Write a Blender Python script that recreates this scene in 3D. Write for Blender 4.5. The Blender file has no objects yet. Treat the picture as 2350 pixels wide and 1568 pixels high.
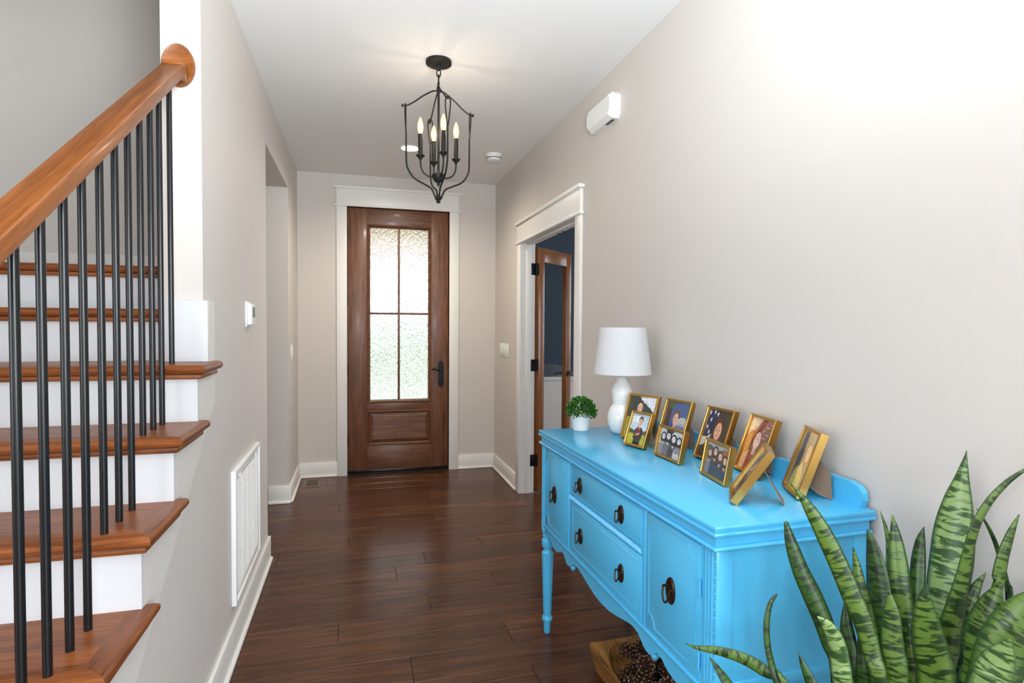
import bpy, bmesh, math, random
from mathutils import Vector, Matrix
random.seed(7)
sc = bpy.context.scene
PI = math.pi
# ------------------------------------------------------------------ camera
YAW, PITCH, ROLL, FPX, EYE = 0.2642, -0.0292, 0.0064, 1321.35, 1.3934
cf = Vector((math.sin(YAW)*math.cos(PITCH), math.cos(YAW)*math.cos(PITCH), math.sin(PITCH)))
cr0 = Vector((math.cos(YAW), -math.sin(YAW), 0)); cu0 = cr0.cross(cf)
cr = cr0*math.cos(ROLL)+cu0*math.sin(ROLL); cu = cu0*math.cos(ROLL)-cr0*math.sin(ROLL)
cam_d = bpy.data.cameras.new('camera'); cam = bpy.data.objects.new('camera', cam_d)
sc.collection.objects.link(cam); sc.camera = cam
cam_d.sensor_fit = 'HORIZONTAL'; cam_d.sensor_width = 36; cam_d.lens = FPX/2350*36; cam_d.clip_start = 0.02
cam.matrix_world = Matrix(((cr.x, cu.x, -cf.x, 0), (cr.y, cu.y, -cf.y, 0), (cr.z, cu.z, -cf.z, EYE), (0, 0, 0, 1)))
# ------------------------------------------------------------------ world, lights, exposure
wd = bpy.data.worlds.new('sky'); sc.world = wd; wd.use_nodes = True
bg = wd.node_tree.nodes['Background']; bg.inputs[0].default_value = (0.86, 0.93, 1.0, 1); bg.inputs[1].default_value = 2.0
sc.cycles.max_bounces = 9; sc.cycles.diffuse_bounces = 4; sc.cycles.glossy_bounces = 3; sc.cycles.transmission_bounces = 6; sc.cycles.adaptive_threshold = .02
sc.view_settings.view_transform = 'Standard'; sc.view_settings.look = 'None'
sc.view_settings.exposure = 0.8; sc.view_settings.gamma = 1.0; sc.view_settings.use_curve_mapping = False

def lamp(name, kind, loc, target, power, color=(1, 1, 1), size=1.0, size_y=None, shape=None):
    d = bpy.data.lights.new(name, kind); d.energy = power; d.color = color
    if kind == 'AREA':
        d.size = size
        if size_y: d.shape = 'RECTANGLE'; d.size_y = size_y
        if shape: d.shape = shape
    else:
        d.shadow_soft_size = size
    o = bpy.data.objects.new(name, d); sc.collection.objects.link(o); o.location = loc
    if target is not None:
        o.rotation_euler = (Vector(target)-Vector(loc)).to_track_quat('-Z', 'Y').to_euler()
    return o
YF_ = 5.461
lamp('added_study_fill', 'AREA', (4.27, 3.75, 1.53), (1.5, 4.4, 1.1), 15, (.92, .96, 1), 1.5, 1.2)  # fill lamp added to brighten the study, its source is unseen
# photographer's flash held just above the camera, daylight of the living room windows behind the camera
lamp('camera_flash', 'AREA', (0.02, -0.05, 1.80), (0.55, 4.0, 1.55), 3.2, (.93, .97, 1), .16, shape='DISK')
bf = lamp('bounce_flash', 'SPOT', (0.26, -0.10, 1.66), (0.20, 0.80, 2.743), 250, (.86, .94, 1), .30)
bf.data.spot_size = math.radians(124); bf.data.spot_blend = 1.0
lamp('rear_window_daylight', 'AREA', (-0.35, -4.05, 1.45), (0.3, 3.0, 1.3), 42, (.88, .95, 1), 3.2, 2.0)
lamp('rear_right_window_daylight', 'AREA', (2.9, -4.05, 1.35), (-0.5, 2.6, 1.0), 125, (.88, .95, 1), 2.4, 1.9)
lamp('side_window_daylight', 'AREA', (-4.25, -1.6, 1.45), (1.3, 0.6, 1.5), 50, (.91, .96, 1), 2.6, 1.8)

# ------------------------------------------------------------------ material helpers
MATS = {}
def lin(c):
    return tuple(((x/255)/12.92 if x/255 <= .04045 else ((x/255+.055)/1.055)**2.4) for x in c)
def pmat(name, col, rough=.5, metal=0.0, spec=.5, coat=0.0, emis=None, estr=0.0, bump=0.0, bscale=200.0, trans=0.0, ior=1.45, var=0.0):
    m = bpy.data.materials.new(name); m.use_nodes = True; nt = m.node_tree; b = nt.nodes['Principled BSDF']
    b.inputs['Base Color'].default_value = (*col, 1); b.inputs['Roughness'].default_value = rough
    b.inputs['Metallic'].default_value = metal; b.inputs['Specular IOR Level'].default_value = spec
    b.inputs['Coat Weight'].default_value = coat; b.inputs['Coat Roughness'].default_value = .08
    b.inputs['Transmission Weight'].default_value = trans; b.inputs['IOR'].default_value = ior
    if emis: b.inputs['Emission Color'].default_value = (*emis, 1); b.inputs['Emission Strength'].default_value = estr
    if bump or var:
        tc = nt.nodes.new('ShaderNodeTexCoord'); nz = nt.nodes.new('ShaderNodeTexNoise'); nz.inputs['Scale'].default_value = bscale
        nz.inputs['Detail'].default_value = 3
        nt.links.new(tc.outputs['Object'], nz.inputs['Vector'])
        if bump:
            bp = nt.nodes.new('ShaderNodeBump'); bp.inputs['Strength'].default_value = bump; bp.inputs['Distance'].default_value = .002
            nt.links.new(nz.outputs['Fac'], bp.inputs['Height']); nt.links.new(bp.outputs['Normal'], b.inputs['Normal'])
        if var:
            mx = nt.nodes.new('ShaderNodeMix'); mx.data_type = 'RGBA'
            mx.inputs[6].default_value = (*[c*(1-var) for c in col], 1); mx.inputs[7].default_value = (*[min(1, c*(1+var)) for c in col], 1)
            nt.links.new(nz.outputs['Fac'], mx.inputs[0]); nt.links.new(mx.outputs[2], b.inputs['Base Color'])
    MATS[name] = m; return m
def wood(name, dark, light, along='X', rough=.4, grain=1.0, bump=.15, coat=0.0, varamt=0.0, spec=.5, stretch=14.0):
    """streaked timber: noise drawn out along one local axis, a slow board-to-board shift of tone"""
    m = bpy.data.materials.new(name); m.use_nodes = True; nt = m.node_tree; N = nt.nodes; L = nt.links
    b = N['Principled BSDF']; b.inputs['Roughness'].default_value = rough; b.inputs['Coat Weight'].default_value = coat
    b.inputs['Coat Roughness'].default_value = .12; b.inputs['Specular IOR Level'].default_value = spec
    tc = N.new('ShaderNodeTexCoord'); oi = N.new('ShaderNodeObjectInfo')
    ml = N.new('ShaderNodeMath'); ml.operation = 'MULTIPLY'; ml.inputs[1].default_value = 37.0; L.new(oi.outputs['Random'], ml.inputs[0])
    ad = N.new('ShaderNodeVectorMath'); ad.operation = 'ADD'; L.new(tc.outputs['Object'], ad.inputs[0]); L.new(ml.outputs[0], ad.inputs[1])
    def streak(s, st, det, dist):
        mp = N.new('ShaderNodeMapping'); v = [s*st]*3; v['XYZ'.index(along)] = s
        mp.inputs['Scale'].default_value = v; L.new(ad.outputs[0], mp.inputs['Vector'])
        nz = N.new('ShaderNodeTexNoise'); nz.inputs['Scale'].default_value = 1.0; nz.inputs['Detail'].default_value = det
        nz.inputs['Distortion'].default_value = dist; L.new(mp.outputs[0], nz.inputs['Vector']); return nz
    a = streak(2.2*grain, stretch, 4, .6); f = streak(7*grain, stretch*2.2, 3, .2)
    mx = N.new('ShaderNodeMix'); mx.inputs[0].default_value = .45; L.new(a.outputs['Fac'], mx.inputs[2]); L.new(f.outputs['Fac'], mx.inputs[3])
    rp = N.new('ShaderNodeValToRGB'); e = rp.color_ramp.elements
    e[0].position = .34; e[0].color = (*dark, 1); e[1].position = .64; e[1].color = (*light, 1); L.new(mx.outputs[0], rp.inputs[0])
    out = rp.outputs[0]
    if varamt:
        hs = N.new('ShaderNodeHueSaturation'); L.new(out, hs.inputs['Color'])
        mr = N.new('ShaderNodeMapRange'); mr.inputs[3].default_value = 1-varamt; mr.inputs[4].default_value = 1+varamt
        L.new(oi.outputs['Random'], mr.inputs[0]); L.new(mr.outputs[0], hs.inputs['Value']); out = hs.outputs[0]
    L.new(out, b.inputs['Base Color'])
    bp = N.new('ShaderNodeBump'); bp.inputs['Strength'].default_value = bump; bp.inputs['Distance'].default_value = .001
    L.new(f.outputs['Fac'], bp.inputs['Height']); L.new(bp.outputs['Normal'], b.inputs['Normal'])
    MATS[name] = m; return m
WALL = pmat('greige_wall_paint', lin((211, 204, 198)), .55, bump=.05, bscale=350, spec=.35)
CEIL = pmat('ceiling_paint', lin((238, 238, 237)), .8, bump=.04, bscale=300, spec=.2)
TRIM = pmat('white_trim_paint', lin((236, 233, 229)), .38)
RISER = pmat('white_riser_paint', lin((212, 213, 216)), .5)
SKIRT = pmat('skirt_board_paint', lin((221, 216, 210)), .45)
NAVY = pmat('navy_wall_paint', lin((66, 78, 94)), .6, spec=.3)
PLASTIC = pmat('white_plastic', lin((240, 240, 238)), .4)
DKPLASTIC = pmat('dark_display', lin((70, 78, 82)), .25)
BLACK = pmat('black_metal', (.006, .0065, .008), .26, .0, .5)
IRON = pmat('dark_bronze_iron', (.016, .015, .014), .5, .3, .4)
FLOORW = wood('dark_walnut_plank', lin((50, 28, 17)), lin((98, 61, 39)), 'X', .25, 1.0, .1, 0, .2, .33, 11)
STAIRW = wood('stained_oak_tread', lin((94, 48, 19)), lin((156, 90, 46)), 'X', .34, 1.6, .15, .0, .06, .28, 12)
STAIRWY = wood('stained_oak_return', lin((88, 44, 18)), lin((146, 82, 42)), 'Y', .34, 1.6, .15, .0, .06, .28, 12)
RAILW = wood('honey_oak_rail', lin((104, 54, 18)), lin((156, 92, 42)), 'X', .4, 1.6, .15, .1, 0, .35, 14)
DOORV = wood('walnut_door_upright', lin((74, 42, 26)), lin((128, 82, 54)), 'Z', .42, 1.5, .2, .1, .05, .5, 13)
DOORH = wood('walnut_door_rail', lin((74, 42, 26)), lin((128, 82, 54)), 'X', .42, 1.5, .2, .1, .05, .5, 13)
FRENV = wood('alder_door_upright', lin((92, 48, 14)), lin((150, 88, 34)), 'Z', .35, 1.5, .1, .2, .05, .5, 10)
FRENH = wood('alder_door_rail', lin((92, 48, 14)), lin((150, 88, 34)), 'X', .35, 1.5, .1, .2, .05, .5, 10)
BOWLW = wood('weathered_bowl_wood', lin((96, 58, 22)), lin((196, 138, 66)), 'Y', .55, 2.0, .3, 0, 0, .4, 8)
BLUE = pmat('sky_blue_furniture_paint', lin((82, 188, 236)), .28, bump=.05, bscale=90, spec=.5, var=.05, coat=.3)
BLUED = pmat('sky_blue_recess', lin((60, 155, 205)), .45)
BRASSD = pmat('antique_brass', (.055, .03, .018), .3, .75)
GOLD = pmat('brushed_gold', lin((206, 164, 92)), .28, 1.0, bump=.06, bscale=400)
MDF = pmat('brown_fibreboard', lin((132, 110, 92)), .85, var=.12, bscale=300)
SHADE = pmat('white_linen_shade', lin((214, 214, 216)), .9, spec=.1, bump=.1, bscale=600)
CERAM = pmat('white_glazed_ceramic', lin((242, 241, 238)), .1, coat=.6)
STEEL = pmat('brushed_nickel', (.45, .43, .4), .3, 1.0)
POTW = pmat('chalky_white_pot', lin((226, 228, 226)), .8, bump=.2, bscale=90, var=.04)
LEAFG = pmat('boxwood_leaf', lin((46, 100, 20)), .45, var=.35, bscale=60)
SOIL = pmat('potting_soil', (.03, .02, .014), .95, bump=.6, bscale=150)
TERRA = pmat('grey_planter', lin((150, 148, 144)), .7, bump=.1)
CONE = pmat('pine_cone_scale', lin((74, 46, 34)), .8, var=.4, bscale=60)
CONETIP = pmat('pine_cone_tip', lin((178, 144, 122)), .75, var=.3, bscale=80)
def bulbmat():
    m = bpy.data.materials.new('lit_bulb_glass'); m.use_nodes = True; nt = m.node_tree; nt.nodes.clear()
    o = nt.nodes.new('ShaderNodeOutputMaterial'); t = nt.nodes.new('ShaderNodeBsdfTransparent'); e = nt.nodes.new('ShaderNodeEmission')
    e.inputs[0].default_value = (1, .62, .26, 1); e.inputs[1].default_value = 1.7; mx = nt.nodes.new('ShaderNodeMixShader'); mx.inputs[0].default_value = .6
    nt.links.new(t.outputs[0], mx.inputs[1]); nt.links.new(e.outputs[0], mx.inputs[2]); nt.links.new(mx.outputs[0], o.inputs[0]); return m
BULB = bulbmat()
BULBCORE = pmat('lit_filament', (1, .9, .7), .3, emis=(1, .8, .48), estr=30)
LIGHTDISC = pmat('lit_downlight', (1, .95, .85), .4, emis=(1, .80, .52), estr=3)
LAWN = pmat('lawn_grass', lin((104, 122, 78)), .9, var=.25, bscale=1.5, spec=.1)
CONC = pmat('pale_concrete', lin((205, 203, 196)), .85, var=.06, bscale=10, spec=.2)
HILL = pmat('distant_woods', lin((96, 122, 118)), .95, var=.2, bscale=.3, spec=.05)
BRICK = pmat('porch_soffit_paint', lin((150, 136, 118)), .8)
TREELEAF = pmat('tree_leaf', lin((92, 140, 48)), .6, var=.4, bscale=6)
BARK = pmat('tree_bark', lin((88, 72, 58)), .9, var=.3, bscale=20)
# patterned glass of the entry door
def glass(name, rough, bump, tint=(1, 1, 1)):
    m = pmat(name, tint, rough, trans=1.0, ior=1.45); nt = m.node_tree; b = nt.nodes['Principled BSDF']
    if bump:
        tc = nt.nodes.new('ShaderNodeTexCoord'); mp = nt.nodes.new('ShaderNodeMapping'); mp.inputs['Scale'].default_value = (160, 160, 38)
        nz = nt.nodes.new('ShaderNodeTexNoise'); nz.inputs['Scale'].default_value = 1; nz.inputs['Detail'].default_value = 2; nz.inputs['Distortion'].default_value = .8
        bp = nt.nodes.new('ShaderNodeBump'); bp.inputs['Strength'].default_value = bump; bp.inputs['Distance'].default_value = .01
        nt.links.new(tc.outputs['Object'], mp.inputs[0]); nt.links.new(mp.outputs[0], nz.inputs['Vector'])
        nt.links.new(nz.outputs['Fac'], bp.inputs['Height']); nt.links.new(bp.outputs['Normal'], b.inputs['Normal'])
    return m
RAIN = glass('rain_glass', .06, .8)
def clearglass(name):
    m = bpy.data.materials.new(name); m.use_nodes = True; nt = m.node_tree; nt.nodes.clear()
    o = nt.nodes.new('ShaderNodeOutputMaterial'); t = nt.nodes.new('ShaderNodeBsdfTransparent'); g = nt.nodes.new('ShaderNodeBsdfGlossy')
    g.inputs['Roughness'].default_value = .01; lw = nt.nodes.new('ShaderNodeLayerWeight'); lw.inputs[0].default_value = .5
    pw = nt.nodes.new('ShaderNodeMath'); pw.operation = 'POWER'; pw.inputs[1].default_value = 5; nt.links.new(lw.outputs['Facing'], pw.inputs[0])
    fr = nt.nodes.new('ShaderNodeMath'); fr.operation = 'MULTIPLY_ADD'; fr.inputs[1].default_value = .96; fr.inputs[2].default_value = .04; nt.links.new(pw.outputs[0], fr.inputs[0])
    mx = nt.nodes.new('ShaderNodeMixShader'); nt.links.new(fr.outputs[0], mx.inputs[0]); nt.links.new(t.outputs[0], mx.inputs[1])
    nt.links.new(g.outputs[0], mx.inputs[2]); nt.links.new(mx.outputs[0], o.inputs[0]); MATS[name] = m; return m
CLEAR = clearglass('clear_pane')
# photo print: flat colours stored per face
def printmat():
    m = bpy.data.materials.new('photo_print'); m.use_nodes = True; nt = m.node_tree; b = nt.nodes['Principled BSDF']
    a = nt.nodes.new('ShaderNodeVertexColor'); a.layer_name = 'ink'; b.inputs['Roughness'].default_value = .35
    nz = nt.nodes.new('ShaderNodeTexNoise'); nz.inputs['Scale'].default_value = 160; tc = nt.nodes.new('ShaderNodeTexCoord')
    nt.links.new(tc.outputs['Object'], nz.inputs['Vector'])
    mr = nt.nodes.new('ShaderNodeMapRange'); mr.inputs[1].default_value = .25; mr.inputs[2].default_value = .75; mr.inputs[3].default_value = .6; mr.inputs[4].default_value = 1.4
    nt.links.new(nz.outputs['Fac'], mr.inputs[0])
    hs = nt.nodes.new('ShaderNodeHueSaturation'); nt.links.new(a.outputs[0], hs.inputs['Color']); nt.links.new(mr.outputs[0], hs.inputs['Value'])
    nt.links.new(hs.outputs[0], b.inputs['Base Color']); return m
PRINT = printmat()
# banded sword-shaped leaf
def snakemat(name, dark, light, edge):
    m = bpy.data.materials.new(name); m.use_nodes = True; nt = m.node_tree; N = nt.nodes; L = nt.links; b = N['Principled BSDF']
    b.inputs['Roughness'].default_value = .36
    uv = N.new('ShaderNodeUVMap'); uv.uv_map = 'leaf'; oi = N.new('ShaderNodeObjectInfo')
    ml = N.new('ShaderNodeMath'); ml.operation = 'MULTIPLY'; ml.inputs[1].default_value = 23; L.new(oi.outputs['Random'], ml.inputs[0])
    ad = N.new('ShaderNodeVectorMath'); ad.operation = 'ADD'; L.new(uv.outputs[0], ad.inputs[0]); L.new(ml.outputs[0], ad.inputs[1])
    mp = N.new('ShaderNodeMapping'); mp.inputs['Scale'].default_value = (46, 84, 1); L.new(ad.outputs[0], mp.inputs[0])
    nz = N.new('ShaderNodeTexNoise'); nz.inputs['Scale'].default_value = 1; nz.inputs['Detail'].default_value = 3; nz.inputs['Distortion'].default_value = .9
    L.new(mp.outputs[0], nz.inputs['Vector'])
    rp = N.new('ShaderNodeValToRGB'); e = rp.color_ramp.elements; e[0].position = .44; e[0].color = (*dark, 1); e[1].position = .53; e[1].color = (*light, 1)
    L.new(nz.outputs['Fac'], rp.inputs[0])
    at = N.new('ShaderNodeVertexColor'); at.layer_name = 'rim'
    mx = N.new('ShaderNodeMix'); mx.data_type = 'RGBA'; mx.inputs[7].default_value = (*edge, 1); L.new(at.outputs[0], mx.inputs[0]); L.new(rp.outputs[0], mx.inputs[6])
    L.new(mx.outputs[2], b.inputs['Base Color']); return m
SNAKE = [snakemat('banded_leaf_mid', lin((24, 52, 12)), lin((88, 116, 44)), lin((40, 72, 22))),
         snakemat('banded_leaf_pale', lin((44, 76, 34)), lin((132, 158, 96)), lin((52, 84, 38))),
         snakemat('banded_leaf_dark', lin((16, 38, 12)), lin((46, 80, 24)), lin((30, 54, 20)))]

# ------------------------------------------------------------------ mesh helpers
col = sc.collection
class MB:
    def __init__(s): s.v = []; s.f = []
    def add(s, vs, fs):
        o = len(s.v); s.v += [tuple(p) for p in vs]; s.f += [tuple(i+o for i in f) for f in fs]; return s
    def box(s, x0, x1, y0, y1, z0, z1):
        return s.add([(x0,y0,z0),(x1,y0,z0),(x1,y1,z0),(x0,y1,z0),(x0,y0,z1),(x1,y0,z1),(x1,y1,z1),(x0,y1,z1)],
                     [(0,3,2,1),(4,5,6,7),(0,1,5,4),(1,2,6,5),(2,3,7,6),(3,0,4,7)])
    def bbox(s, x0, x1, y0, y1, z0, z1, b=.002, seg=2):
        bm = bmesh.new(); t = MB().box(x0,x1,y0,y1,z0,z1); vs = [bm.verts.new(p) for p in t.v]
        for f in t.f: bm.faces.new([vs[i] for i in f])
        bmesh.ops.bevel(bm, geom=bm.edges[:], offset=b, segments=seg, affect='EDGES', profile=.5, clamp_overlap=True)
        return s.bm(bm)
    def bm(s, bm):
        bm.verts.index_update(); s.add([v.co[:] for v in bm.verts], [[v.index for v in f.verts] for f in bm.faces]); bm.free(); return s
    def prism(s, pts, axis, a, b):
        """polygon pts (2D) extruded along axis from a to b; 2D = remaining axes in order"""
        def P(p, w): return {'x': (w, p[0], p[1]), 'y': (p[0], w, p[1]), 'z': (p[0], p[1], w)}[axis]
        n = len(pts); vs = [P(p, a) for p in pts]+[P(p, b) for p in pts]
        fs = [tuple(range(n)), tuple(range(2*n-1, n-1, -1))]+[(i, i+n, (i+1) % n+n, (i+1) % n) for i in range(n)]
        return s.add(vs, fs)
    def lathe(s, prof, n=24, c=(0, 0, 0), flute=None):
        vs = []; fs = []
        for (r, z) in prof:
            for k in range(n):
                a = 2*PI*k/n; rr = r
                if flute and flute[0] <= z <= flute[1]: rr = r*(1-.10*(k % 2))
                vs.append((c[0]+rr*math.cos(a), c[1]+rr*math.sin(a), c[2]+z))
        m = len(prof)
        for i in range(m-1):
            for k in range(n): fs.append((i*n+k, i*n+(k+1) % n, (i+1)*n+(k+1) % n, (i+1)*n+k))
        fs.append(tuple(range(n-1, -1, -1))); fs.append(tuple((m-1)*n+k for k in range(n)))
        return s.add(vs, fs)
    def tube(s, pts, r, n=8, closed=False, flat=None):
        P = [Vector(p) for p in pts]; m = len(P); R = r if isinstance(r, (list, tuple)) else [r]*m
        T = []
        for i in range(m):
            a = P[(i-1) % m] if (closed or i > 0) else P[i]; b = P[(i+1) % m] if (closed or i < m-1) else P[i]
            T.append((b-a).normalized())
        u = T[0].orthogonal().normalized(); vs = []; fs = []
        for i in range(m):
            u = (u-T[i]*u.dot(T[i])); u = u.normalized() if u.length > 1e-6 else T[i].orthogonal().normalized()
            w = T[i].cross(u)
            for k in range(n):
                a = 2*PI*k/n; vs.append(P[i]+u*(R[i]*math.cos(a))+w*(R[i]*math.sin(a)))
        for i in range(m if closed else m-1):
            j = (i+1) % m
            for k in range(n): fs.append((i*n+k, i*n+(k+1) % n, j*n+(k+1) % n, j*n+k))
        if not closed: fs.append(tuple(range(n-1, -1, -1))); fs.append(tuple((m-1)*n+k for k in range(n)))
        return s.add(vs, fs)
    def xf(s, fn): s.v = [tuple(fn(Vector(p))) for p in s.v]; return s
def fixn(me):
    bm = bmesh.new(); bm.from_mesh(me); bmesh.ops.recalc_face_normals(bm, faces=bm.faces[:]); bm.to_mesh(me); bm.free()
def mesh(name, mb, mat, smooth=35):
    me = bpy.data.meshes.new(name); me.from_pydata(mb.v, [], mb.f); fixn(me); me.materials.append(mat)
    if smooth:
        me.polygons.foreach_set('use_smooth', [True]*len(me.polygons)); me.set_sharp_from_angle(angle=math.radians(smooth))
    me.update(); return me
def obj(name, mb, mat, parent=None, loc=(0, 0, 0), rot=(0, 0, 0), smooth=35):
    me = mb if isinstance(mb, bpy.types.Mesh) else mesh(name, mb, mat, smooth)
    o = bpy.data.objects.new(name, me); col.objects.link(o); o.location = loc; o.rotation_euler = rot
    if parent is not None: o.parent = parent
    return o
def tag(o, label, cat, group=None, kind=None):
    if label: o['label'] = label
    if cat: o['category'] = cat
    if group: o['group'] = group
    if kind: o['kind'] = kind
    return o
def thing(name, label, cat, loc=(0, 0, 0), rotz=0, group=None):
    o = bpy.data.objects.new(name, None); col.objects.link(o); o.location = loc; o.rotation_euler = (0, 0, rotz); o.empty_display_size = .05
    return tag(o, label, cat, group)
def struct(name, mb, mat, smooth=35):
    o = obj(name, mb, mat, smooth=smooth); o['kind'] = 'structure'; return o
def sgroup(name, loc=(0, 0, 0), rotz=0):
    o = bpy.data.objects.new(name, None); col.objects.link(o); o.location = loc; o.rotation_euler = (0, 0, rotz); o['kind'] = 'structure'; o.empty_display_size = .05; return o
def B(*a, b=None): return MB().box(*a) if b is None else MB().bbox(*a, b=b)
def smoothpath(pts, n=6):
    """Catmull-Rom through pts"""
    P = [Vector(p) for p in pts]; out = []
    for i in range(len(P)-1):
        p0 = P[max(i-1, 0)]; p1 = P[i]; p2 = P[i+1]; p3 = P[min(i+2, len(P)-1)]
        for k in range(n):
            t = k/n; out.append(.5*((2*p1)+(p2-p0)*t+(2*p0-5*p1+4*p2-p3)*t*t+(3*p1-p0-3*p2+p3)*t**3))
    out.append(P[-1]); return out
def at(u, v, depth):
    """world point seen at photo pixel (u,v) at a given distance along the view axis"""
    return Vector((0, 0, EYE))+(cf+cr*((u-1175)/FPX)-cu*((v-784)/FPX))*depth

# ================================================================== SETTING
XL, XR, YF, CZ = -0.505, 1.305, 5.461, 2.743
# ---- floor, planks
floor = struct('floor', B(-4.5, 4.7, -4.3, YF+.12, -.12, -.012), FLOORW)
PW = .1825
def plank_mesh(L):
    return mesh('plank', MB().bbox(-L/2+.0005, L/2-.0005, -PW/2+.0005, PW/2-.0005, -.012, 0, b=.0016, seg=1), FLOORW, 0)
full_me = plank_mesh(1.22)
seam = {6: .213, 4: .355, 1: .215, 9: -.05}
for r in range(-6, 19):
    y = 2.22+PW*(r-.5)
    if y-PW/2 > YF: continue
    wide = 3.55 < y+PW/2 and y-PW/2 < 4.76
    xa = -1.68 if wide else -.52; xb = 1.43 if 3.1 < y < 4.7 else 1.31
    s0 = seam.get(r, random.uniform(-.6, .6))
    cuts = sorted([s0+1.22*k for k in range(-4, 5)]); edges = [xa]+[c for c in cuts if xa+.05 < c < xb-.05]+[xb]
    for a, b_ in zip(edges, edges[1:]):
        me = full_me if abs(b_-a-1.22) < 1e-4 else plank_mesh(b_-a)
        obj('plank', me, None, floor, ((a+b_)/2, y, 0))
# ---- ceiling (open over the stairs)
m = MB().box(XL-.122, 1.43, -4.3, 2.177, CZ, CZ+.12).box(XL, 1.43, 2.177, 3.614, CZ, CZ+.12).box(XL-.122, 1.43, 3.614, YF+.12, CZ, CZ+.12).box(-4.5, XL-.122, -4.3, .7, CZ, CZ+.12).box(1.43, 4.6, 1.9, YF+.12, CZ, CZ+.12)
m.box(-1.95, XL-.122, 3.614, YF+.12, CZ, CZ+.12).box(1.43, 4.7, -4.3, .22, CZ, CZ+.12)
struct('ceiling', m, CEIL)
struct('ceiling_stairwell', B(-2.0, XL, .6, 3.7, 5.2, 5.3), CEIL)
# ---- walls
m = MB().box(XL-.122, XL, 2.177, 3.614, 0, 5.2)                       # hall side of the stairs, ends at the railing
m.box(XL-.122, XL, 3.614, 4.732, 2.432, CZ).box(XL-.122, XL, 4.732, YF, 0, CZ)
struct('wall_left', m, WALL)
struct('wall_passage', MB().box(-1.75, XL-.122, 4.732, 4.85, 0, CZ).box(-1.75, XL-.122, 3.62, 4.732, 2.432, 2.55).box(-1.87, -1.75, 3.62, 4.85, 0, CZ), WALL)
struct('wall_landing', MB().box(-2.0, XL-.122, 3.562, 3.614, 0, 5.2), WALL)
struct('wall_stair_outer', B(-2.0, -1.88, .6, 3.56, 0, 5.2), WALL)
struct('wall_stair_header', MB().box(-1.88, XL, .58, .7, CZ+.12, 5.2).box(XL-.122, XL, .7, 2.177, CZ+.12, 5.2), WALL)
m = MB().box(-.65, -.081-.02, YF, YF+.15, 0, CZ).box(.854+.02, XR+.12, YF, YF+.15, 0, CZ).box(-.101, .874, YF, YF+.15, 2.478, CZ)
struct('wall_front', m, WALL)
OY0, OY1, OZ = 3.311, 4.533, 2.055
m = MB().box(XR, XR+.115, .1, OY0-.02, 0, CZ).box(XR, XR+.115, OY1+.02, YF, 0, CZ).box(XR, XR+.115, OY0-.02, OY1+.02, OZ+.02, CZ)
struct('wall_right', m, WALL)
m = MB().box(-4.5, -2.0, -4.3, -4.15, 0, CZ).box(1.2, 1.7, -4.3, -4.15, 0, CZ).box(-2.0, 1.2, -4.3, -4.15, 2.45, CZ).box(-2.0, 1.2, -4.3, -4.15, 0, .4)
m.box(1.7, 4.1, -4.3, -4.15, 2.45, CZ).box(1.7, 4.1, -4.3, -4.15, 0, .4).box(4.1, 4.7, -4.3, -4.15, 0, CZ)
struct('wall_back', m, WALL)
m = MB().box(-4.5, -4.35, -4.15, -3.0, 0, CZ).box(-4.5, -4.35, -.2, .7, 0, CZ).box(-4.5, -4.35, -3.0, -.2, 2.4, CZ).box(-4.5, -4.35, -3.0, -.2, 0, .5)
struct('wall_living_side', m, WALL)
struct('wall_living_far', MB().box(XR+.115, 4.7, .1, .22, 0, CZ).box(4.6, 4.7, -4.15, .1, 0, CZ), WALL)
struct('wall_living_inner', B(-4.35, -2.0, .6, .7, 0, CZ), WALL)
# study behind the french door
SX1 = 4.3
m = MB().box(XR+.115, 2.6, YF, YF+.15, .87, CZ).box(3.5, SX1+.1, YF, YF+.15, .87, CZ).box(2.6, 3.5, YF, YF+.15, 2.2, CZ)
m.box(SX1, SX1+.12, 2.0, 2.9, .87, CZ).box(SX1, SX1+.12, 4.6, YF, .87, CZ).box(SX1, SX1+.12, 2.9, 4.6, 2.2, CZ).box(XR+.115, SX1, 1.95, 2.05, .87, CZ)
struct('wall_study', m, NAVY)
m = MB().box(XR+.115, SX1+.1, YF-.012, YF+.15, 0, .87).box(SX1-.012, SX1+.12, 2.05, YF-.012, 0, .87).box(XR+.115, SX1, 1.95, 2.062, 0, .87)
m.box(XR+.115, SX1, YF-.03, YF-.012, .84, .875).box(XR+.115, SX1, YF-.024, YF-.012, 0, .14)
struct('wainscot_study', m, TRIM)
w2 = sgroup('window_2')
m = MB().box(2.6, 2.66, YF+.02, YF+.08, .87, 2.2).box(3.44, 3.5, YF+.02, YF+.08, .87, 2.2).box(2.66, 3.44, YF+.02, YF+.08, .87, .93).box(2.66, 3.44, YF+.02, YF+.08, 2.14, 2.2).box(2.66, 3.44, YF+.03, YF+.07, 1.51, 1.56)
obj('window_frame', m, TRIM, w2)
obj('window_pane', B(2.66, 3.44, YF+.047, YF+.051, .93, 1.51), CLEAR, w2); obj('window_pane', B(2.66, 3.44, YF+.047, YF+.051, 1.56, 2.14), CLEAR, w2)
w6 = sgroup('added_window_6')  # unseen side window, added to give the study more daylight
m = MB().box(SX1+.02, SX1+.08, 2.9, 2.96, .87, 2.2).box(SX1+.02, SX1+.08, 4.54, 4.6, .87, 2.2).box(SX1+.02, SX1+.08, 2.96, 4.54, .87, .93).box(SX1+.02, SX1+.08, 2.96, 4.54, 2.14, 2.2).box(SX1+.03, SX1+.07, 3.72, 3.78, .93, 2.14)
obj('window_frame', m, TRIM, w6)
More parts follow.
